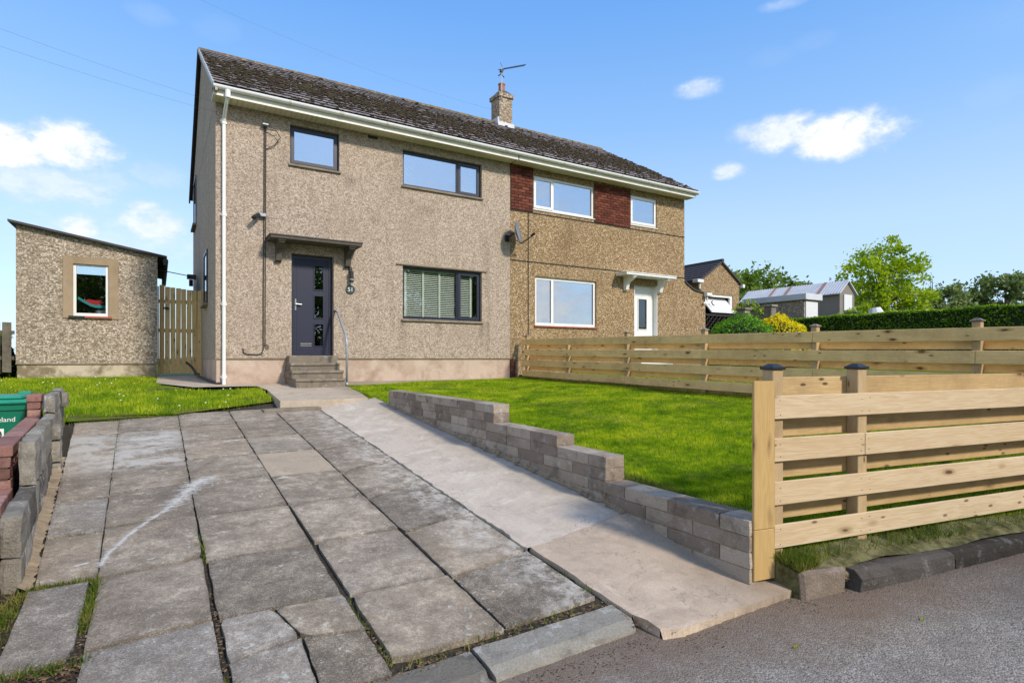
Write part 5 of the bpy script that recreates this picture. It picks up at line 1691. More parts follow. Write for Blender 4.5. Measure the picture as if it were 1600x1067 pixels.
# brick wall behind
t = thing('brick_boundary_wall', 'low plum brick wall with flat coping behind the grey stone wall', 'garden wall', (-1.0, 6, -1.4))
def bwx(y): return -.857 - .073 * (y - 5.15)
for (ya, yb, zt) in ((2.9, 5.15, -.885), (5.15, 7.70, -.60), (7.70, 8.1, -.38)):
    core_ = MB()
    core_.box(-.10, -.015, ya + .008, yb - .002, -1.5, zt - .02)
    for i, v in enumerate(core_.v): core_.v[i] = (v[0] + bwx(v[1]), v[1], v[2])
    core_.build('mortar_core', m_mortar_dark, t)
    yy = ya
    while yy < yb - .05:
        y2 = min(yb, yy + .33)
        if yb - y2 < .1: y2 = yb
        wblock('coping_brick', yy + .003, y2 - .003, zt - .072, zt, .125, m_brick2, t, bwx, .005, .002, .012)
        yy = y2
    for k in range(9):
        z1 = zt - .08 - .078 * k
        if z1 < -1.45: break
        yy = ya - (.11 if k % 2 else 0)
        while yy < yb - .02:
            a, c = max(yy, ya) + .005, min(yy + .22, yb) - .005
            if c - a > .03: wblock('brick', a, c, z1 - .068, z1, .108, m_brick2, t, bwx, .004, .003)
            yy += .225

# wheelie bin
t = thing('wheelie_bin', 'green wheelie bin half out of view behind the brick wall at the left edge', 'bin', (-1.5, 8.5, -1.5))
BX0, BX1, BY0, BY1, BZ = -1.80, -1.235, 8.18, 8.85, -1.5
b = MB(); k = 0
lo_ = [(BX0 + .06, BY0 + .05), (BX1 - .06, BY0 + .05), (BX1 - .06, BY1 - .1), (BX0 + .06, BY1 - .1)]
hi_ = [(BX0, BY0), (BX1, BY0), (BX1, BY1), (BX0, BY1)]
b.v += [(x, y, BZ + .05) for x, y in lo_] + [(x, y, BZ + 1.0) for x, y in hi_]
b.f += [(3, 2, 1, 0), (4, 5, 6, 7)] + [(i, (i + 1) % 4, 4 + (i + 1) % 4, 4 + i) for i in range(4)]
b.cbox(BX0 - .015, BX1 + .015, BY0 - .015, BY1 + .01, BZ + .93, BZ + 1.0, .01)
b.build('bin_body', m_green, t)
b = MB().cbox(BX0 - .035, BX1 + .035, BY0 - .045, BY1 + .05, BZ + 1.0, BZ + 1.05, .018)
b.cbox(BX0 + .03, BX1 - .03, BY0 + .03, BY1 - .03, BZ + 1.045, BZ + 1.085, .02)
b.cbox(BX1 - .16, BX1 - .04, BY1 - .08, BY1 + .08, BZ + 1.03, BZ + 1.11, .012)
b.build('lid', m_greenlid, t)
for x in (BX0 + .03, BX1 - .09):
    b = MB().tube([(x, BY1 - .02, BZ + .1), (x + .06, BY1 - .02, BZ + .1)], .1, 14); b.build('wheel', m_black, t)
yf = BY0 - .004
text('eland', .072, (-1.395, yf + .008, BZ + .835), (R(90 - 3), 0, 0), m_print, 'lettering', t)
o = MB().box(-1.60, -1.415, yf + .004, yf + .012, BZ + .60, BZ + .74).build('number_sticker', m_print, t)
text('0', .13, (-1.46, yf - .002, BZ + .67), (R(90), 0, 0), m_ink, 'number', t)

# ------------------------------------------------------------------ neighbour's side : lean-to wall, trellis, garage, sheds
b = MB()
tp = [(XR, 2.52), (14.35, 2.34), (14.65, 2.18), (15.2, 2.10)]
b.prism([(XR, -.5)] + [(15.2, -.5)] + tp[::-1], 'y', 12.62, 12.84)
b.build('side_wall', m_dash_right, house2, fix=True)
b = MB()
for (a, c) in zip(tp[:-1], tp[1:]):
    b.prism([(a[0], a[1] + .002), (c[0], c[1] + .002), (c[0], c[1] + .05), (a[0], a[1] + .05)], 'y', 12.58, 12.88)
b.build('side_wall_coping', m_tile_dark, house2, fix=True)
b = MB().cbox(15.10, 15.34, 12.45, 12.60, 2.02, 2.12, .01).tube([(15.2, 12.54, 2.03), (15.2, 12.54, 1.85), (15.05, 12.56, 1.78)], .03, 8)
b.build('white_bracket', m_white, house2)

t = thing('lattice_fence', 'dark lattice fence beyond the corner of the right house', 'fence', (16, 12.7, 0))
LX0, LX1, LZ0, LZ1, LY = 15.25, 17.6, -.1, 1.42, 12.75
MB().box(LX0, LX1, LY - .02, LY + .03, LZ1, LZ1 + .06).box(LX0, LX1, LY - .02, LY + .03, LZ0, LZ0 + .06).build('rail', m_wood_dark, t)
b = MB(); n = 16
for i in range(-8, n):
    for sgn in (1, -1):
        x0 = LX0 + i * .2; x1 = x0 + (LZ1 - LZ0)
        za, zb = (LZ0 + .06, LZ1) if sgn > 0 else (LZ1, LZ0 + .06)
        xa, xb_ = x0, x1
        if xa < LX0: f_ = (LX0 - xa) / (xb_ - xa); za = za + (zb - za) * f_; xa = LX0
        if xb_ > LX1: f_ = (LX1 - xa) / (xb_ - xa); zb = za + (zb - za) * f_; xb_ = LX1
        if xb_ - xa > .1: b.tube([(xa, LY + .004 * sgn, za), (xb_, LY + .004 * sgn, zb)], .024, 4)
tag(b.build('lattice', m_wood_dark, t), kind='stuff')
for (x, z, lab) in ((17.28, 1.72, 'stone gate pier with flat cap left of its twin, behind the bushes'), (18.76, 1.90, 'stone gate pier with flat cap right of its twin, behind the bushes')):
    t = thing('gate_pier', lab, 'pier', (x, 12.7, -.2), 'gate piers behind the bushes')
    MB().cbox(x - .14, x + .14, 12.55, 12.85, -.4, z - .06, .01).build('shaft', m_stone, t)
    MB().cbox(x - .18, x + .18, 12.50, 12.90, z - .06, z + .02, .015).build('cap_stone', m_kerb, t)

t = thing('garage', 'pebbledashed garage with a tiled gable roof and half open white door', 'garage', (18.3, 14.5, .2))
GX0, GX1, GY, GYB = 17.22, 19.45, 14.5, 19.5
GC = (GX0 + GX1) / 2 + .03; GE, GA = 2.92, 3.66
dx0, dx1, dz1 = 17.45, 19.05, 2.42
b = MB()
b.poly([(GX0, GY, -.2), (dx0, GY, -.2), (dx0, GY, dz1), (dx1, GY, dz1), (dx1, GY, -.2), (GX1, GY, -.2), (GX1, GY, GE), (GC, GY, GA), (GX0, GY, GE)])
b.quad((GX0, GYB, -.2), (GX0, GY, -.2), (GX0, GY, GE), (GX0, GYB, GE)); b.quad((GX1, GY, -.2), (GX1, GYB, -.2), (GX1, GYB, GE), (GX1, GY, GE))
b.poly([(GX1, GYB, -.2), (GX0, GYB, -.2), (GX0, GYB, GE), (GC, GYB, GA), (GX1, GYB, GE)])
b.box(dx0 - .02, dx0, GY + .01, GY + .3, -.2, dz1); b.box(dx1, dx1 + .02, GY + .01, GY + .3, -.2, dz1)
b.build('wall', m_dash_right, t)
b = MB()
for sgn, xe in ((-1, GX0 - .12), (1, GX1 + .12)):
    ze = GA - (GA - GE) * abs(xe - GC) / abs((GX0 if sgn < 0 else GX1) - GC)
    b.prism([(xe, ze), (GC, GA), (GC, GA + .07), (xe, ze + .07)], 'y', GY - .08, GYB + .05)
grf = b.build('roof', m_tile_dark, t, fix=True)
xe = GX0 - .12; ze = GA - (GA - GE) * (GC - xe) / (GC - GX0)
for i in range(8):       # courses of tiles on the visible slope
    a, c = i / 8, (i + 1) / 8 + .02
    xa, za = xe + (GC - xe) * a, ze + (GA - ze) * a; xc, zc = xe + (GC - xe) * c, ze + (GA - ze) * c
    MB().prism([(xa - .01, za + .071), (xc, zc + .070), (xc, zc + .078), (xa - .01, za + .108)], 'y', GY - .07, GYB).build('tile_course', m_tile_dark, grf, fix=True)
MB().tube([(GC, GY - .1, GA + .08), (GC, GYB, GA + .08)], .07, 8).build('ridge', m_tile_dark, grf)
MB().cbox(GX0 - .34, GX0 - .02, GY - .16, GY + .1, GE - .12, GE + .0, .01).tube([(GX0 - .12, GY - .05, GE - .1), (GX0 - .12, GY - .05, GE - .34)], .035, 6).build('gutter', m_white, t)
MB().cbox(GX1 + .05, GX1 + .17, GY - .14, GY + .2, GE - .16, GE - .02, .01).build('gutter_end', m_white, t)
MB().box(dx0, dx0 + .05, GY + .02, GY + .09, -.2, dz1 - .08).box(dx1 - .14, dx1, GY + .02, GY + .09, -.2, dz1 - .08).box(dx0, dx1, GY + .02, GY + .09, dz1 - .08, dz1).build('door_frame', m_white, t)
b = MB().prism([(GY - .28, 1.72), (GY - .24, 1.70), (GY + .30, 2.34), (GY + .26, 2.36)], 'x', dx0 + .06, dx1 - .16)
gd = b.build('garage_door', m_garage, t, fix=True)
b = MB()
for k in range(5):
    f_ = .12 + k * .18
    b.box(dx0 + .08, dx1 - .18, GY - .27 + .54 * f_ - .02, GY - .27 + .54 * f_ - .006, 1.72 + .64 * f_, 1.72 + .64 * f_ + .015)
b.build('door_rib', m_white, gd)
MB().tube([(dx0 + .30, GY - .10, 2.16), (dx0 + .22, GY - .12, 2.12), (dx0 + .22, GY - .16, 2.03), (dx0 + .30, GY - .18, 1.98)], .02, 5).build('door_handle', m_ink, gd)
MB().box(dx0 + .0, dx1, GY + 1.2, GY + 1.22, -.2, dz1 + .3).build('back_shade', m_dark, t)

t = thing('flat_roof_shed', 'grey pebbledashed shed with flat white roof edge and white door beyond the hedge', 'shed', (21.8, 13, .6))
b = MB().box(21.35, 22.25, 13.0, 15.6, .2, 2.28).build('wall', m_dash_shed, t)
MB().box(21.42, 22.22, 12.96, 12.995, .3, 2.22).build('door', m_garage, t)
MB().cbox(21.25, 22.38, 12.86, 15.7, 2.28, 2.52, .01).build('roof_edge', m_corr, t)
t = thing('gabled_shed', 'taller shed with pale corrugated gable roof and white door behind the flat roofed shed', 'shed', (26.2, 14, 1))
b = MB().poly([(25.7, 14, .8), (26.9, 14, .8), (26.9, 14, 2.95), (26.3, 14, 3.42), (25.7, 14, 2.95)])
b.quad((25.7, 19, .8), (25.7, 14, .8), (25.7, 14, 2.95), (25.7, 19, 2.95)); b.quad((26.9, 14, .8), (26.9, 19, .8), (26.9, 19, 2.95), (26.9, 14, 2.95))
b.poly([(26.9, 19, .8), (25.7, 19, .8), (25.7, 19, 2.95), (26.3, 19, 3.42), (26.9, 19, 2.95)])
b.build('wall', flat('shed_render_brown', (.23, .205, .18), .9, .2, scale=2), t)
MB().box(25.98, 26.62, 13.95, 13.99, .8, 2.85).build('door', m_garage, t)
MB().box(26.40, 26.46, 13.93, 13.95, 1.7, 1.95).build('door_handle', m_black, t)
b = MB()
for i in range(40):
    y0 = 13.9 + i * .13
    for (xa, za, xb_, zb) in ((25.56, 2.84, 26.3, 3.46), (26.3, 3.46, 27.04, 2.84)):
        b.prism([(xa, za), (xb_, zb), (xb_, zb + .05), (xa, za + .05)], 'y', y0, y0 + .065)
        b.prism([(xa, za), (xb_, zb), (xb_, zb + .03), (xa, za + .03)], 'y', y0 + .065, y0 + .13)
tag(b.build('roof', m_corr, t, fix=True))
for y_ in (14.9, 16.6, 17.4):
    MB().prism([(25.57, 2.90), (26.29, 3.51), (26.29, 3.516), (25.57, 2.906)], 'y', y_, y_ + .13).build('rust_stain', m_rust, t)
t = tag(MB().tube([(28.0, 13.6, 1.0), (28.0, 13.6, 2.0), (28.0, 13.65, 2.3)], [.40, .36, .22], 10).build('tarpaulin_stack', m_corr, None), 'pale covered stack beside the gabled shed', 'stack')

# ------------------------------------------------------------------ foliage
def leaves(P, size, up=.3):
    """quads at points P (n,3) with random orientation"""
    n = len(P)
    a = rng.normal(size=(n, 3)); a /= np.linalg.norm(a, axis=1)[:, None]
    c = rng.normal(size=(n, 3)); c[:, 2] *= up; c -= (c * a).sum(1)[:, None] * a; c /= np.linalg.norm(c, axis=1)[:, None]
    s_ = size * rng.uniform(.6, 1.3, (n, 1))
    V = np.stack([P - a * s_, P - c * s_ * .55, P + a * s_, P + c * s_ * .55], 1).reshape(-1, 3)
    F = np.arange(4 * n).reshape(-1, 4)
    return V, F


def tree(x, y, z0, H, Rr, label, m, group=None, nclump=60, per=110, leafs=.09, openness=.5, cz=.58, squash=.8, trunk=.12, cat='tree', name='tree', seed=1):
    r_ = random.Random(seed)
    t = thing(name, label, cat, (x, y, z0), group)
    b = MB()
    hs = z0 + H * (cz - .34)
    b.tube([(x, y, z0 - .5), (x + r_.uniform(-.1, .1), y, z0 + H * .25), (x + r_.uniform(-.15, .15), y, z0 + H * .55), (x, y, z0 + H * .9)], [trunk, trunk * .8, trunk * .5, trunk * .1], 7)
    pts = []; cen = []
    for i in range(nclump):
        while True:
            u = Vector((r_.uniform(-1, 1), r_.uniform(-1, 1), r_.uniform(-1, 1)))
            if .25 < u.length < 1: break
        u = u * (u.length ** -.25)
        k = r_.uniform(.75, 1.1)
        p = Vector((x + u.x * Rr * k, y + u.y * Rr * k, z0 + H * cz + u.z * H * (1 - cz) * k * squash * 1.15))
        cen.append(p)
        q = Vector((x, y, z0 + H * (.25 + .5 * r_.random())))
        if i % 2 == 0:
            mid = q.lerp(p, .5) + Vector((0, 0, .08 * H * r_.random()))
            b.tube([tuple(q), tuple(mid), tuple(p)], [trunk * .28, trunk * .16, trunk * .05], 4, False)
    b.build('trunk', m_bark, t)
    allp = []
    for p in cen:
        cr = Rr * r_.uniform(.16, .34) * (1 - openness * .4)
        g = rng.normal(size=(per, 3)) * cr * np.array([1, 1, .7]) * .6 + np.array(p)
        allp.append(g)
    V, F = leaves(np.concatenate(allp), leafs, 1)
    npmesh('crown', V, F, m, t, (x, y, z0 + H * cz))
    return t


gt = 'trees beyond the hedge'
tree(41.9, 20, .5, 6.9, 3.1, 'bright yellow-green young tree standing right of the sheds', m_tree_b, None, 170, 62, .135, .9, .50, 1.05, .16, seed=3)
tree(52, 38, 1, 8.6, 5.2, 'dark green tree just right of the garage roof', m_tree_d, gt, 70, 120, .26, .4, .5, seed=4)
tree(47, 33, 1, 6.8, 3.6, 'mid green tree directly behind the garage', m_tree_d, gt, 40, 100, .26, .4, .5, seed=14)
tree(58, 35, 1, 7.0, 3.4, 'small dark tree showing above the pale corrugated roof', m_tree_f, gt, 40, 60, .24, .8, .55, seed=5)
tree(63.5, 35, 1, 7.6, 3.6, 'dark tree immediately left of the bright yellow-green tree', m_tree_f, gt, 50, 60, .24, .8, .55, seed=6)
tree(53.0, 21.5, 1, 6.0, 1.6, 'thin nearly bare tree right of the bright yellow-green tree', m_tree_f, gt, 26, 14, .10, .9, .6, seed=7)
tree(57.2, 22, 1, 5.6, 2.2, 'bushy grey-green tree, left one of the pair in the middle of the far right skyline', m_tree_f, gt, 50, 70, .19, .7, .5, seed=8)
tree(62.0, 22.5, 1, 5.9, 2.0, 'bushy grey-green tree, right one of the pair in the middle of the far right skyline', m_tree_f, gt, 46, 60, .19, .7, .5, seed=9)
tree(63.0, 20, 1, 7.2, 2.4, 'tall pointed green tree near the right edge of the picture', m_tree_f, gt, 60, 90, .19, .5, .5, seed=10)
tree(70.5, 20, 1, 7.6, 2.8, 'sparse tree cut by the right edge of the picture', m_tree_f, gt, 50, 50, .17, .8, .55, seed=11)
tree(68.5, 22.3, 1, 4.6, 2.0, 'low round tree before the right edge of the picture', m_tree_f, gt, 40, 50, .19, .8, .5, seed=13)
# trees across the road, behind the viewer, seen only mirrored in the glass
tree(7.6, -11.5, -1.6, 8.5, 3.6, 'broad leafy tree across the road facing the navy door', m_tree_d, 'trees across the road', 90, 110, .17, .4, .5, .9, .2, seed=20)
tree(17.0, -12.5, -1.6, 9.0, 4.2, 'broad leafy tree across the road facing the wide lower window', m_tree_d, 'trees across the road', 100, 120, .17, .4, .5, .9, .2, seed=21)
tree(-4.0, -12.0, -1.6, 9.0, 4.4, 'broad leafy tree across the road facing the outbuilding', m_tree_d, 'trees across the road', 100, 120, .17, .4, .5, .9, .2, seed=22)


def bush(name, x, y, z0, rx, ry, rz_, label, m, n, leafs, cat='bush', group=None, rough=.08, core=True):
    t = thing(name, label, cat, (x, y, z0), group)
    u = rng.normal(size=(n, 3)); u /= np.linalg.norm(u, axis=1)[:, None]
    u = u[u[:, 2] > -.35]
    rad = 1 - np.abs(rng.normal(size=(len(u), 1))) * rough
    wob = 1 + .05 * np.sin(u[:, :1] * 7 + 1) * np.cos(u[:, 1:2] * 6) + .03 * np.sin(u[:, 2:3] * 13)
    P = u * rad * wob * np.array([rx, ry, rz_]) + np.array([x, y, z0])
    V, F = leaves(P, leafs, 1); npmesh('foliage', V, F, m, t, (x, y, z0 + rz_ * .5))
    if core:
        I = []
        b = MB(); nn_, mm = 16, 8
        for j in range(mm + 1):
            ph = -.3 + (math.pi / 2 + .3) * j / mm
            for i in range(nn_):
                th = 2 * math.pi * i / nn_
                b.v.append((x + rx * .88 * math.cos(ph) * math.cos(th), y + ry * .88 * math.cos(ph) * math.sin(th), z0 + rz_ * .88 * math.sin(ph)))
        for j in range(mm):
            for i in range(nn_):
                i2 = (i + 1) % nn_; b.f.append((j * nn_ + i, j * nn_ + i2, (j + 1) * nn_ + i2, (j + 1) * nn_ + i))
        b.build('inner_dark_core', m_core, t)
    return t


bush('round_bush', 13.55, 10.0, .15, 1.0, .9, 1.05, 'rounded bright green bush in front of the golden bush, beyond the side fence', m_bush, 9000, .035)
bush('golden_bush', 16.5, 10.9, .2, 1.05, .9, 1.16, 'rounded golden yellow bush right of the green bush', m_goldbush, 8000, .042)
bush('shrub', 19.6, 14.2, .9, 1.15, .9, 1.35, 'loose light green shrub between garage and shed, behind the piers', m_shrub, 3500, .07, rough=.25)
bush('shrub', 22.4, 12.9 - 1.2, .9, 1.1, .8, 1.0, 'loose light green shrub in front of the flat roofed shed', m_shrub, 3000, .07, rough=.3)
bush('shrub', -3.6, 17.6, -.2, .9, .6, 1.15, 'pale leafy shrub showing above the old grey fence', m_shrub, 2500, .06, rough=.4)

# clipped hedge
t = thing('clipped_hedge', 'long clipped privet hedge running across the right background', 'hedge', (19.4, 8, -.3))
HX0, HX1, HY0, HY1, HZ0, HZ1 = 19.0, 20.0, -2.0, 12.4, -.6, 1.40
n = 26000
face = rng.random(n)
yy = HY0 + (HY1 - HY0) * rng.random(n) ** .75
P = np.zeros((n, 3)); P[:, 1] = yy
a = face < .62
P[a, 0] = HX0 + np.abs(rng.normal(size=a.sum())) * .05; P[a, 2] = HZ0 + (HZ1 - HZ0) * rng.random(a.sum())
c = (face >= .62) & (face < .94)
P[c, 0] = HX0 + (HX1 - HX0) * rng.random(c.sum()); P[c, 2] = HZ1 - np.abs(rng.normal(size=c.sum())) * .03
e = face >= .94
P[e, 1] = HY1 - np.abs(rng.normal(size=e.sum())) * .04; P[e, 0] = HX0 + (HX1 - HX0) * rng.random(e.sum()); P[e, 2] = HZ0 + (HZ1 - HZ0) * rng.random(e.sum())
P[:, 2] += .018 * np.sin(P[:, 1] * 3.1)
V, F = leaves(P, .042, 1); npmesh('foliage', V, F, m_hedge, t, (19.4, 6, 0))
MB().box(HX0 + .07, HX1 - .07, HY0 + .07, HY1 - .07, HZ0, HZ1 - .05).build('inner_dark_core', m_core, t)
top = P[c][::2]; top[:, 2] += .03  # paler leaf colour laid over the hedge top
V, F = leaves(top, .035, 1); tag(npmesh('top_leaves', V, F, m_tree_b, t, (19.4, 6, 1.4)))


# ------------------------------------------------------------------ grass blades
def blades(P, h, wd, lean=.35):
    n = len(P)
    an = rng.uniform(0, 2 * np.pi, n); h_ = h * rng.uniform(.55, 1.3, n)
    dx_, dy_ = np.cos(an), np.sin(an)
    l_ = rng.normal(size=n) * lean * h_; la = rng.uniform(0, 2 * np.pi, n)
    w_ = wd * rng.uniform(.7, 1.3, n)
    A = P + np.stack([dx_ * w_, dy_ * w_, -.01 + 0 * h_], 1); B = P - np.stack([dx_ * w_, dy_ * w_, .01 + 0 * h_], 1)
    T = P + np.stack([np.cos(la) * l_, np.sin(la) * l_, h_], 1)
    V = np.stack([A, B, T], 1).reshape(-1, 3)
    return V, np.arange(3 * n).reshape(-1, 3)


vl = np.vectorize(lawnz)
def scatter(nn_, x0, x1, y0, y1, zf, keep=None, falloff=True):
    P = np.stack([rng.uniform(x0, x1, nn_), rng.uniform(y0, y1, nn_)], 1)
    if falloff:
        d2 = (P ** 2).sum(1); P = P[rng.random(len(P)) < np.clip(26 / d2, .16, 1)]
    if keep is not None: P = P[keep(P)]
    return np.concatenate([P, zf(P[:, 0], P[:, 1])[:, None]], 1)


fy = lambda x: 2.205 - (x - 3.30) * .174
P = scatter(620000, 3.3, 7.9, 1.4, 12.28, vl, lambda p: p[:, 1] > fy(p[:, 0]) + .04)
dist = np.sqrt((P[:, :2] ** 2).sum(1))
hh = .030 * (.65 + .5 * (np.sin(P[:, 0] * 3.1 + 2 * np.sin(P[:, 1] * 1.3)) * .5 + .5))
V, F = blades(P, hh, .0016 + .00042 * dist, .55)
tag(npmesh('grass', V, F, m_grass, None), 'short bright green mown grass of the front lawn', 'grass', kind='stuff')
# rough fringe where the mower does not reach
P = scatter(16000, 3.3, 3.48, 2.4, 8.7, vl)
P4 = scatter(1800, 3.30, 3.5, 2.03, 2.25, lambda x, y: np.full(len(x), -1.28), None, False)
P2 = scatter(26000, 7.7, 7.98, 1.6, 12.2, vl)
P3 = scatter(110000, 3.34, 12, .4, 2.6, lambda x, y: np.full(len(x), -1.262), lambda p: (p[:, 1] > fy(p[:, 0]) - .11) & (p[:, 1] < fy(p[:, 0]) + .15) & (rng.random(len(p)) < (.30 + .55 * np.sin(p[:, 0] * 2.3) ** 2) * np.where(p[:, 1] < fy(p[:, 0]), .55, 1)))
V, F = blades(np.concatenate([P, P2, P3, P4]), .065, .0035, .6)
tag(npmesh('grass_fringe', V, F, m_weed, None), 'longer ragged grass along the foot of walls and fences', 'grass', kind='stuff')
vll = np.vectorize(leftlawn)
P = scatter(150000, -5.5, 1.66, 9.15, 11.9, vll, lambda p: (p[:, 1] > 9.28 + .05 * np.sin(p[:, 0] * 4) + .62 * np.clip(p[:, 0] - .2, 0, 2) + .04 * rng.normal(size=len(p))) & (rng.random(len(p)) < np.clip(.12 + (p[:, 1] - 9.28 - .62 * np.clip(p[:, 0] - .2, 0, 2)) * 1.6 + .45 * np.sin(p[:, 0] * 3.7 + 1) * np.sin(p[:, 1] * 5), .08, 1)) & (p[:, 1] < 11.75 + .2 * np.sin(p[:, 0] * 5)))
P2 = scatter(120000, -5.5, .1, 11.8, 16.55, vll, lambda p: p[:, 0] < -.05 + .1 * np.sin(p[:, 1] * 3))
V, F = blades(np.concatenate([P, P2]), .055, .0062, .5)
tag(npmesh('side_grass', V, F, m_grass_l, None), 'longer green grass with daisies in front of the outbuilding', 'grass', kind='stuff')
P = scatter(90000, 8.0, 13.9, 2.6, 12.4, np.vectorize(lambda x, y: -.60 + (y - 2.4) * .019 + (x - 8) * .02))
V, F = blades(P, .05, .009, .5)
tag(npmesh('neighbour_grass', V, F, m_grass, None), 'mown grass of the garden beyond the side fence', 'grass', kind='stuff')
# daisies and dandelions
pts = []; ye = []
for i in range(60):
    x, y = random.uniform(-3.2, 1.2), random.uniform(9.6, 16); z = leftlawn(x, y)
    if x > 0 and y > 11.6: continue
    (pts if random.random() < .68 else ye).append((x, y, z + .055, .015, .015, .008))
tag(lumps('daisies', m_petal, pts), 'white daisies scattered through the left grass', 'daisies', kind='stuff')
tag(lumps('dandelions', m_yellow, ye), 'yellow dandelions scattered through the left grass', 'dandelions', kind='stuff')


# weeds in joints
def joint_pts(specs):
    out_ = []
    for (x0, y0, x1, y1, n, sp) in specs:
        for i in range(n):
            t_ = random.random() ; t_ = t_
            out_.append((x0 + (x1 - x0) * t_ + random.gauss(0, sp), y0 + (y1 - y0) * t_ + random.gauss(0, sp)))
    return out_


J = joint_pts([(-.31, 3.45, -.29, 4.02, 420, .012), (-.60, 4.02, -.30, 4.03, 260, .010), (-.70, 3.3, -.62, 4.0, 500, .03), (-.6, 3.16, -.25, 3.14, 160, .025), (.25, 4.05, .25, 4.5, 50, .006), (.25, 2.6, .25, 2.75, 40, .008),
                (.9, 2.5, .9, 3.2, 50, .008), (.92, 2.46, 2.1, 2.52, 90, .02), (-.62, 4.8, -.3, 4.82, 40, .006), (.25, 7.4, .25, 9.2, 40, .01), (2.17, 2.6, 2.17, 3.0, 30, .02), (-.9, 9.12, .2, 9.3, 700, .05), (.2, 9.35, 1.5, 10.2, 260, .15), (-.34, 6.0, -.40, 9.0, 60, .008)])
J = np.array([(x, y, drive(x, y) - .012) for x, y in J])
V, F = blades(J, .035, .0035, .8)
tag(npmesh('joint_weeds', V, F, m_weed, None), 'small green weeds growing in the slab joints', 'weeds', kind='stuff')
# dead leaves, twigs and grit
m_litter = M('dead_leaf', lambda n: out(n, n.ramp(n.noise(n.pos(), 25, 2), [(.35, (.05, .028, .014)), (.5, (.13, .075, .035)), (.65, (.30, .20, .10))]), .9))
Jl = joint_pts([(.92, 2.44, 2.15, 2.5, 420, .022), (.26, 2.4, .9, 2.43, 90, .02), (.9, 2.5, .9, 2.9, 70, .008), (.25, 2.6, .25, 3.6, 130, .009), (-.6, 3.1, -.25, 3.1, 420, .05), (-.3, 3.15, -.3, 3.6, 90, .015), (-.75, 3.2, -.68, 3.95, 600, .05),
                (-.66, 4.2, -.72, 5.6, 300, .018), (2.2, 2.2, 2.2, 2.55, 90, .02), (-.9, 2.5, -.35, 2.9, 700, .1), (2.3, 2.09, 3.35, 2.07, 120, .02)])
L_ = np.array([(x, y, (drive(x, y) if x > -.6 or True else -1.5) + .001) for x, y in Jl]); L_[:, 2] = np.where(L_[:, 1] < 2.1, -1.462, L_[:, 2] - .008)
V, F = leaves(L_, .010, .15); V[:, 2] = V[:, 2] * .25 + np.repeat(L_[:, 2], 4) * .75
tag(npmesh('leaf_litter', V, F, m_litter, None), 'dead leaves and grit caught in the joints and behind the kerb', 'leaf litter', kind='stuff')
# grit on the road against the kerbs
pts = []
for i in range(1500):
    x = random.uniform(1.2, 9) if random.random() < .7 else random.uniform(.2, 3.4)
    e = 2.07 - max(0, x - 3.4) * .174 - (.0 if x > 2.2 else -.02)
    y = e - abs(random.gauss(0, .10))
    if x < 2.2: y = 2.20 - abs(random.gauss(0, .07))
    rr = random.uniform(.0015, .0045); pts.append((x, y, road(x, y) + rr * .3, rr * random.uniform(1, 1.8), rr, rr * .7))
tag(lumps('road_grit', m_soil, pts), 'dark grit and crumbs along the edge of the road', 'grit', kind='stuff')
# a few fresh leaves on the road
for (x, y, lab) in ((2.75, 1.72, 'yellow-green leaf on the road near the apron corner'), (3.62, 1.52, 'small green leaf on the road below the fence'), (1.95, 1.55, 'green leaf at the bottom of the road')):
    b = MB(); z = road(x, y) + .006
    b.poly([(x - .022, y, z), (x - .006, y - .011, z + .004), (x + .014, y - .008, z + .008), (x + .026, y + .004, z + .004), (x + .008, y + .012, z + .002)])
    tag(b.build('fallen_leaf', m_shrub, None), lab, 'leaf', 'fresh leaves on the road')

# cement splashes on the slabs : thin crusts lying on them
def crust(pts, wd, seed):
    """returns (MB, rim values) : strip whose alpha fades towards its rim"""
    r_ = random.Random(seed); b = MB(); rim = []
    top = []
    for i, (x, y) in enumerate(pts):
        w_ = wd[i] * r_.uniform(.85, 1.15)
        a = pts[max(0, i - 1)]; c = pts[min(len(pts) - 1, i + 1)]
        d = Vector((c[0] - a[0], c[1] - a[1], 0)).normalized(); nrm = Vector((-d.y, d.x, 0))
        row = []
        endf = min(1, min(i, len(pts) - 1 - i) / 2.0)
        for k in (-1, -.5, 0, .5, 1):
            q = Vector((x, y, 0)) + nrm * w_ * k
            row.append(len(b.v)); b.v.append((q.x, q.y, drive(q.x, q.y) + .0065 + .001 * (1 - abs(k)))); rim.append((1 - abs(k)) * endf)
        top.append(row)
    for i in range(len(top) - 1):
        for k in range(4): b.f.append((top[i][k], top[i][k + 1], top[i + 1][k + 1], top[i + 1][k]))
    b.rim = rim
    return b


def build_crust(b, label, cat, group=None):
    o = b.build('cement_splash', m_crust, None)
    at = o.data.attributes.new('rim', 'FLOAT', 'POINT'); at.data.foreach_set('value', b.rim)
    return tag(o, label, cat, group)


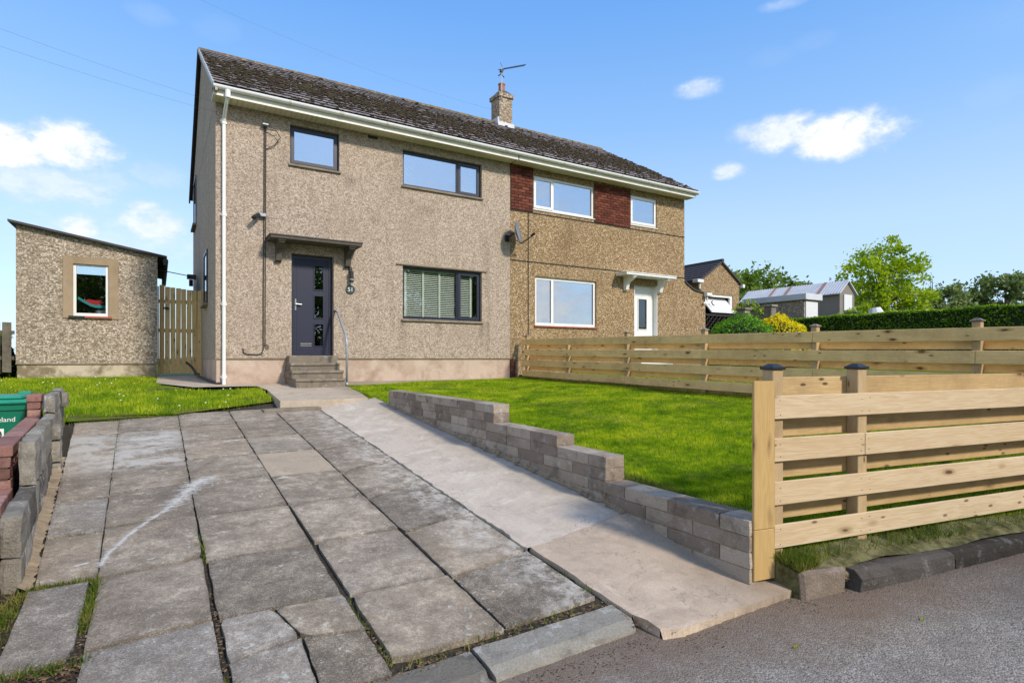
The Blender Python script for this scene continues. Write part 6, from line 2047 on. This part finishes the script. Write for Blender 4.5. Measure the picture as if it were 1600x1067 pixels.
def crust_f(n):
    p = n.pos()
    k = n.noise(p, 16, 7, .8)
    rim = n.add('ShaderNodeAttribute', attribute_name='rim').outputs['Fac']
    t = n.add('ShaderNodeBsdfTransparent')
    out(n, (.60, .57, .52), .9)
    al = n.rng(n.math('ADD', n.math('MULTIPLY', rim, .75), n.math('MULTIPLY', n.math('SUBTRACT', k, .5), 2.2)), .15, .75, 0, .85)
    mx = n.add('ShaderNodeMixShader'); n.set(mx, 0, al)
    n.l.new(t.outputs[0], mx.inputs[1]); n.l.new(n.b.outputs[0], mx.inputs[2])
    n.l.new(mx.outputs[0], n.n['Material Output'].inputs[0])


m_crust = M('dried_cement', crust_f)
def densify(pts, k=4):
    o = []
    for a, c in zip(pts[:-1], pts[1:]):
        for i in range(k): o.append((a[0] + (c[0] - a[0]) * i / k, a[1] + (c[1] - a[1]) * i / k))
    return o + [pts[-1]]


main = [(-.299, 4.127), (-.264, 4.357), (-.169, 4.654), (-.039, 4.941), (.067, 5.134), (.2, 5.487), (.282, 5.745), (.364, 5.858), (.484, 5.874)]
mp = densify(main); nw = len(mp)
wds = [.022 + .014 * abs(math.sin(i * .9)) if i < nw * .45 else .045 + .075 * math.sin(math.pi * (i - nw * .45) / (nw * .6)) for i in range(nw)]
build_crust(crust(mp, [q * 1.25 for q in wds], 1), 'long curved white cement streak across the slabs', 'cement streak')
for i, (pp, ww, lab) in enumerate((([(-.38, 7.75), (-.1, 7.80), (.2, 7.92)], [.10, .18, .12], 'broad pale cement wash on the slabs near the left grass'),
                                   ([(.58, 7.36), (.72, 7.40), (.87, 7.42)], [.04, .07, .05], 'short white cement dab in the third column of slabs'),
                                   ([(.92, 5.63), (1.0, 5.66), (1.09, 5.63)], [.03, .05, .02], 'small white dab beside the pale patched slab'),
                                   ([(-.46, 4.22), (-.39, 4.26), (-.33, 4.27)], [.02, .035, .02], 'oval white dab near the left wall'))):
    pp = densify(pp); w2 = [ww[0] + (ww[1] - ww[0]) * math.sin(math.pi * k / (len(pp) - 1)) for k in range(len(pp))]
    build_crust(crust(pp, w2, i + 5), lab, 'cement dab', 'small cement dabs on the slabs')
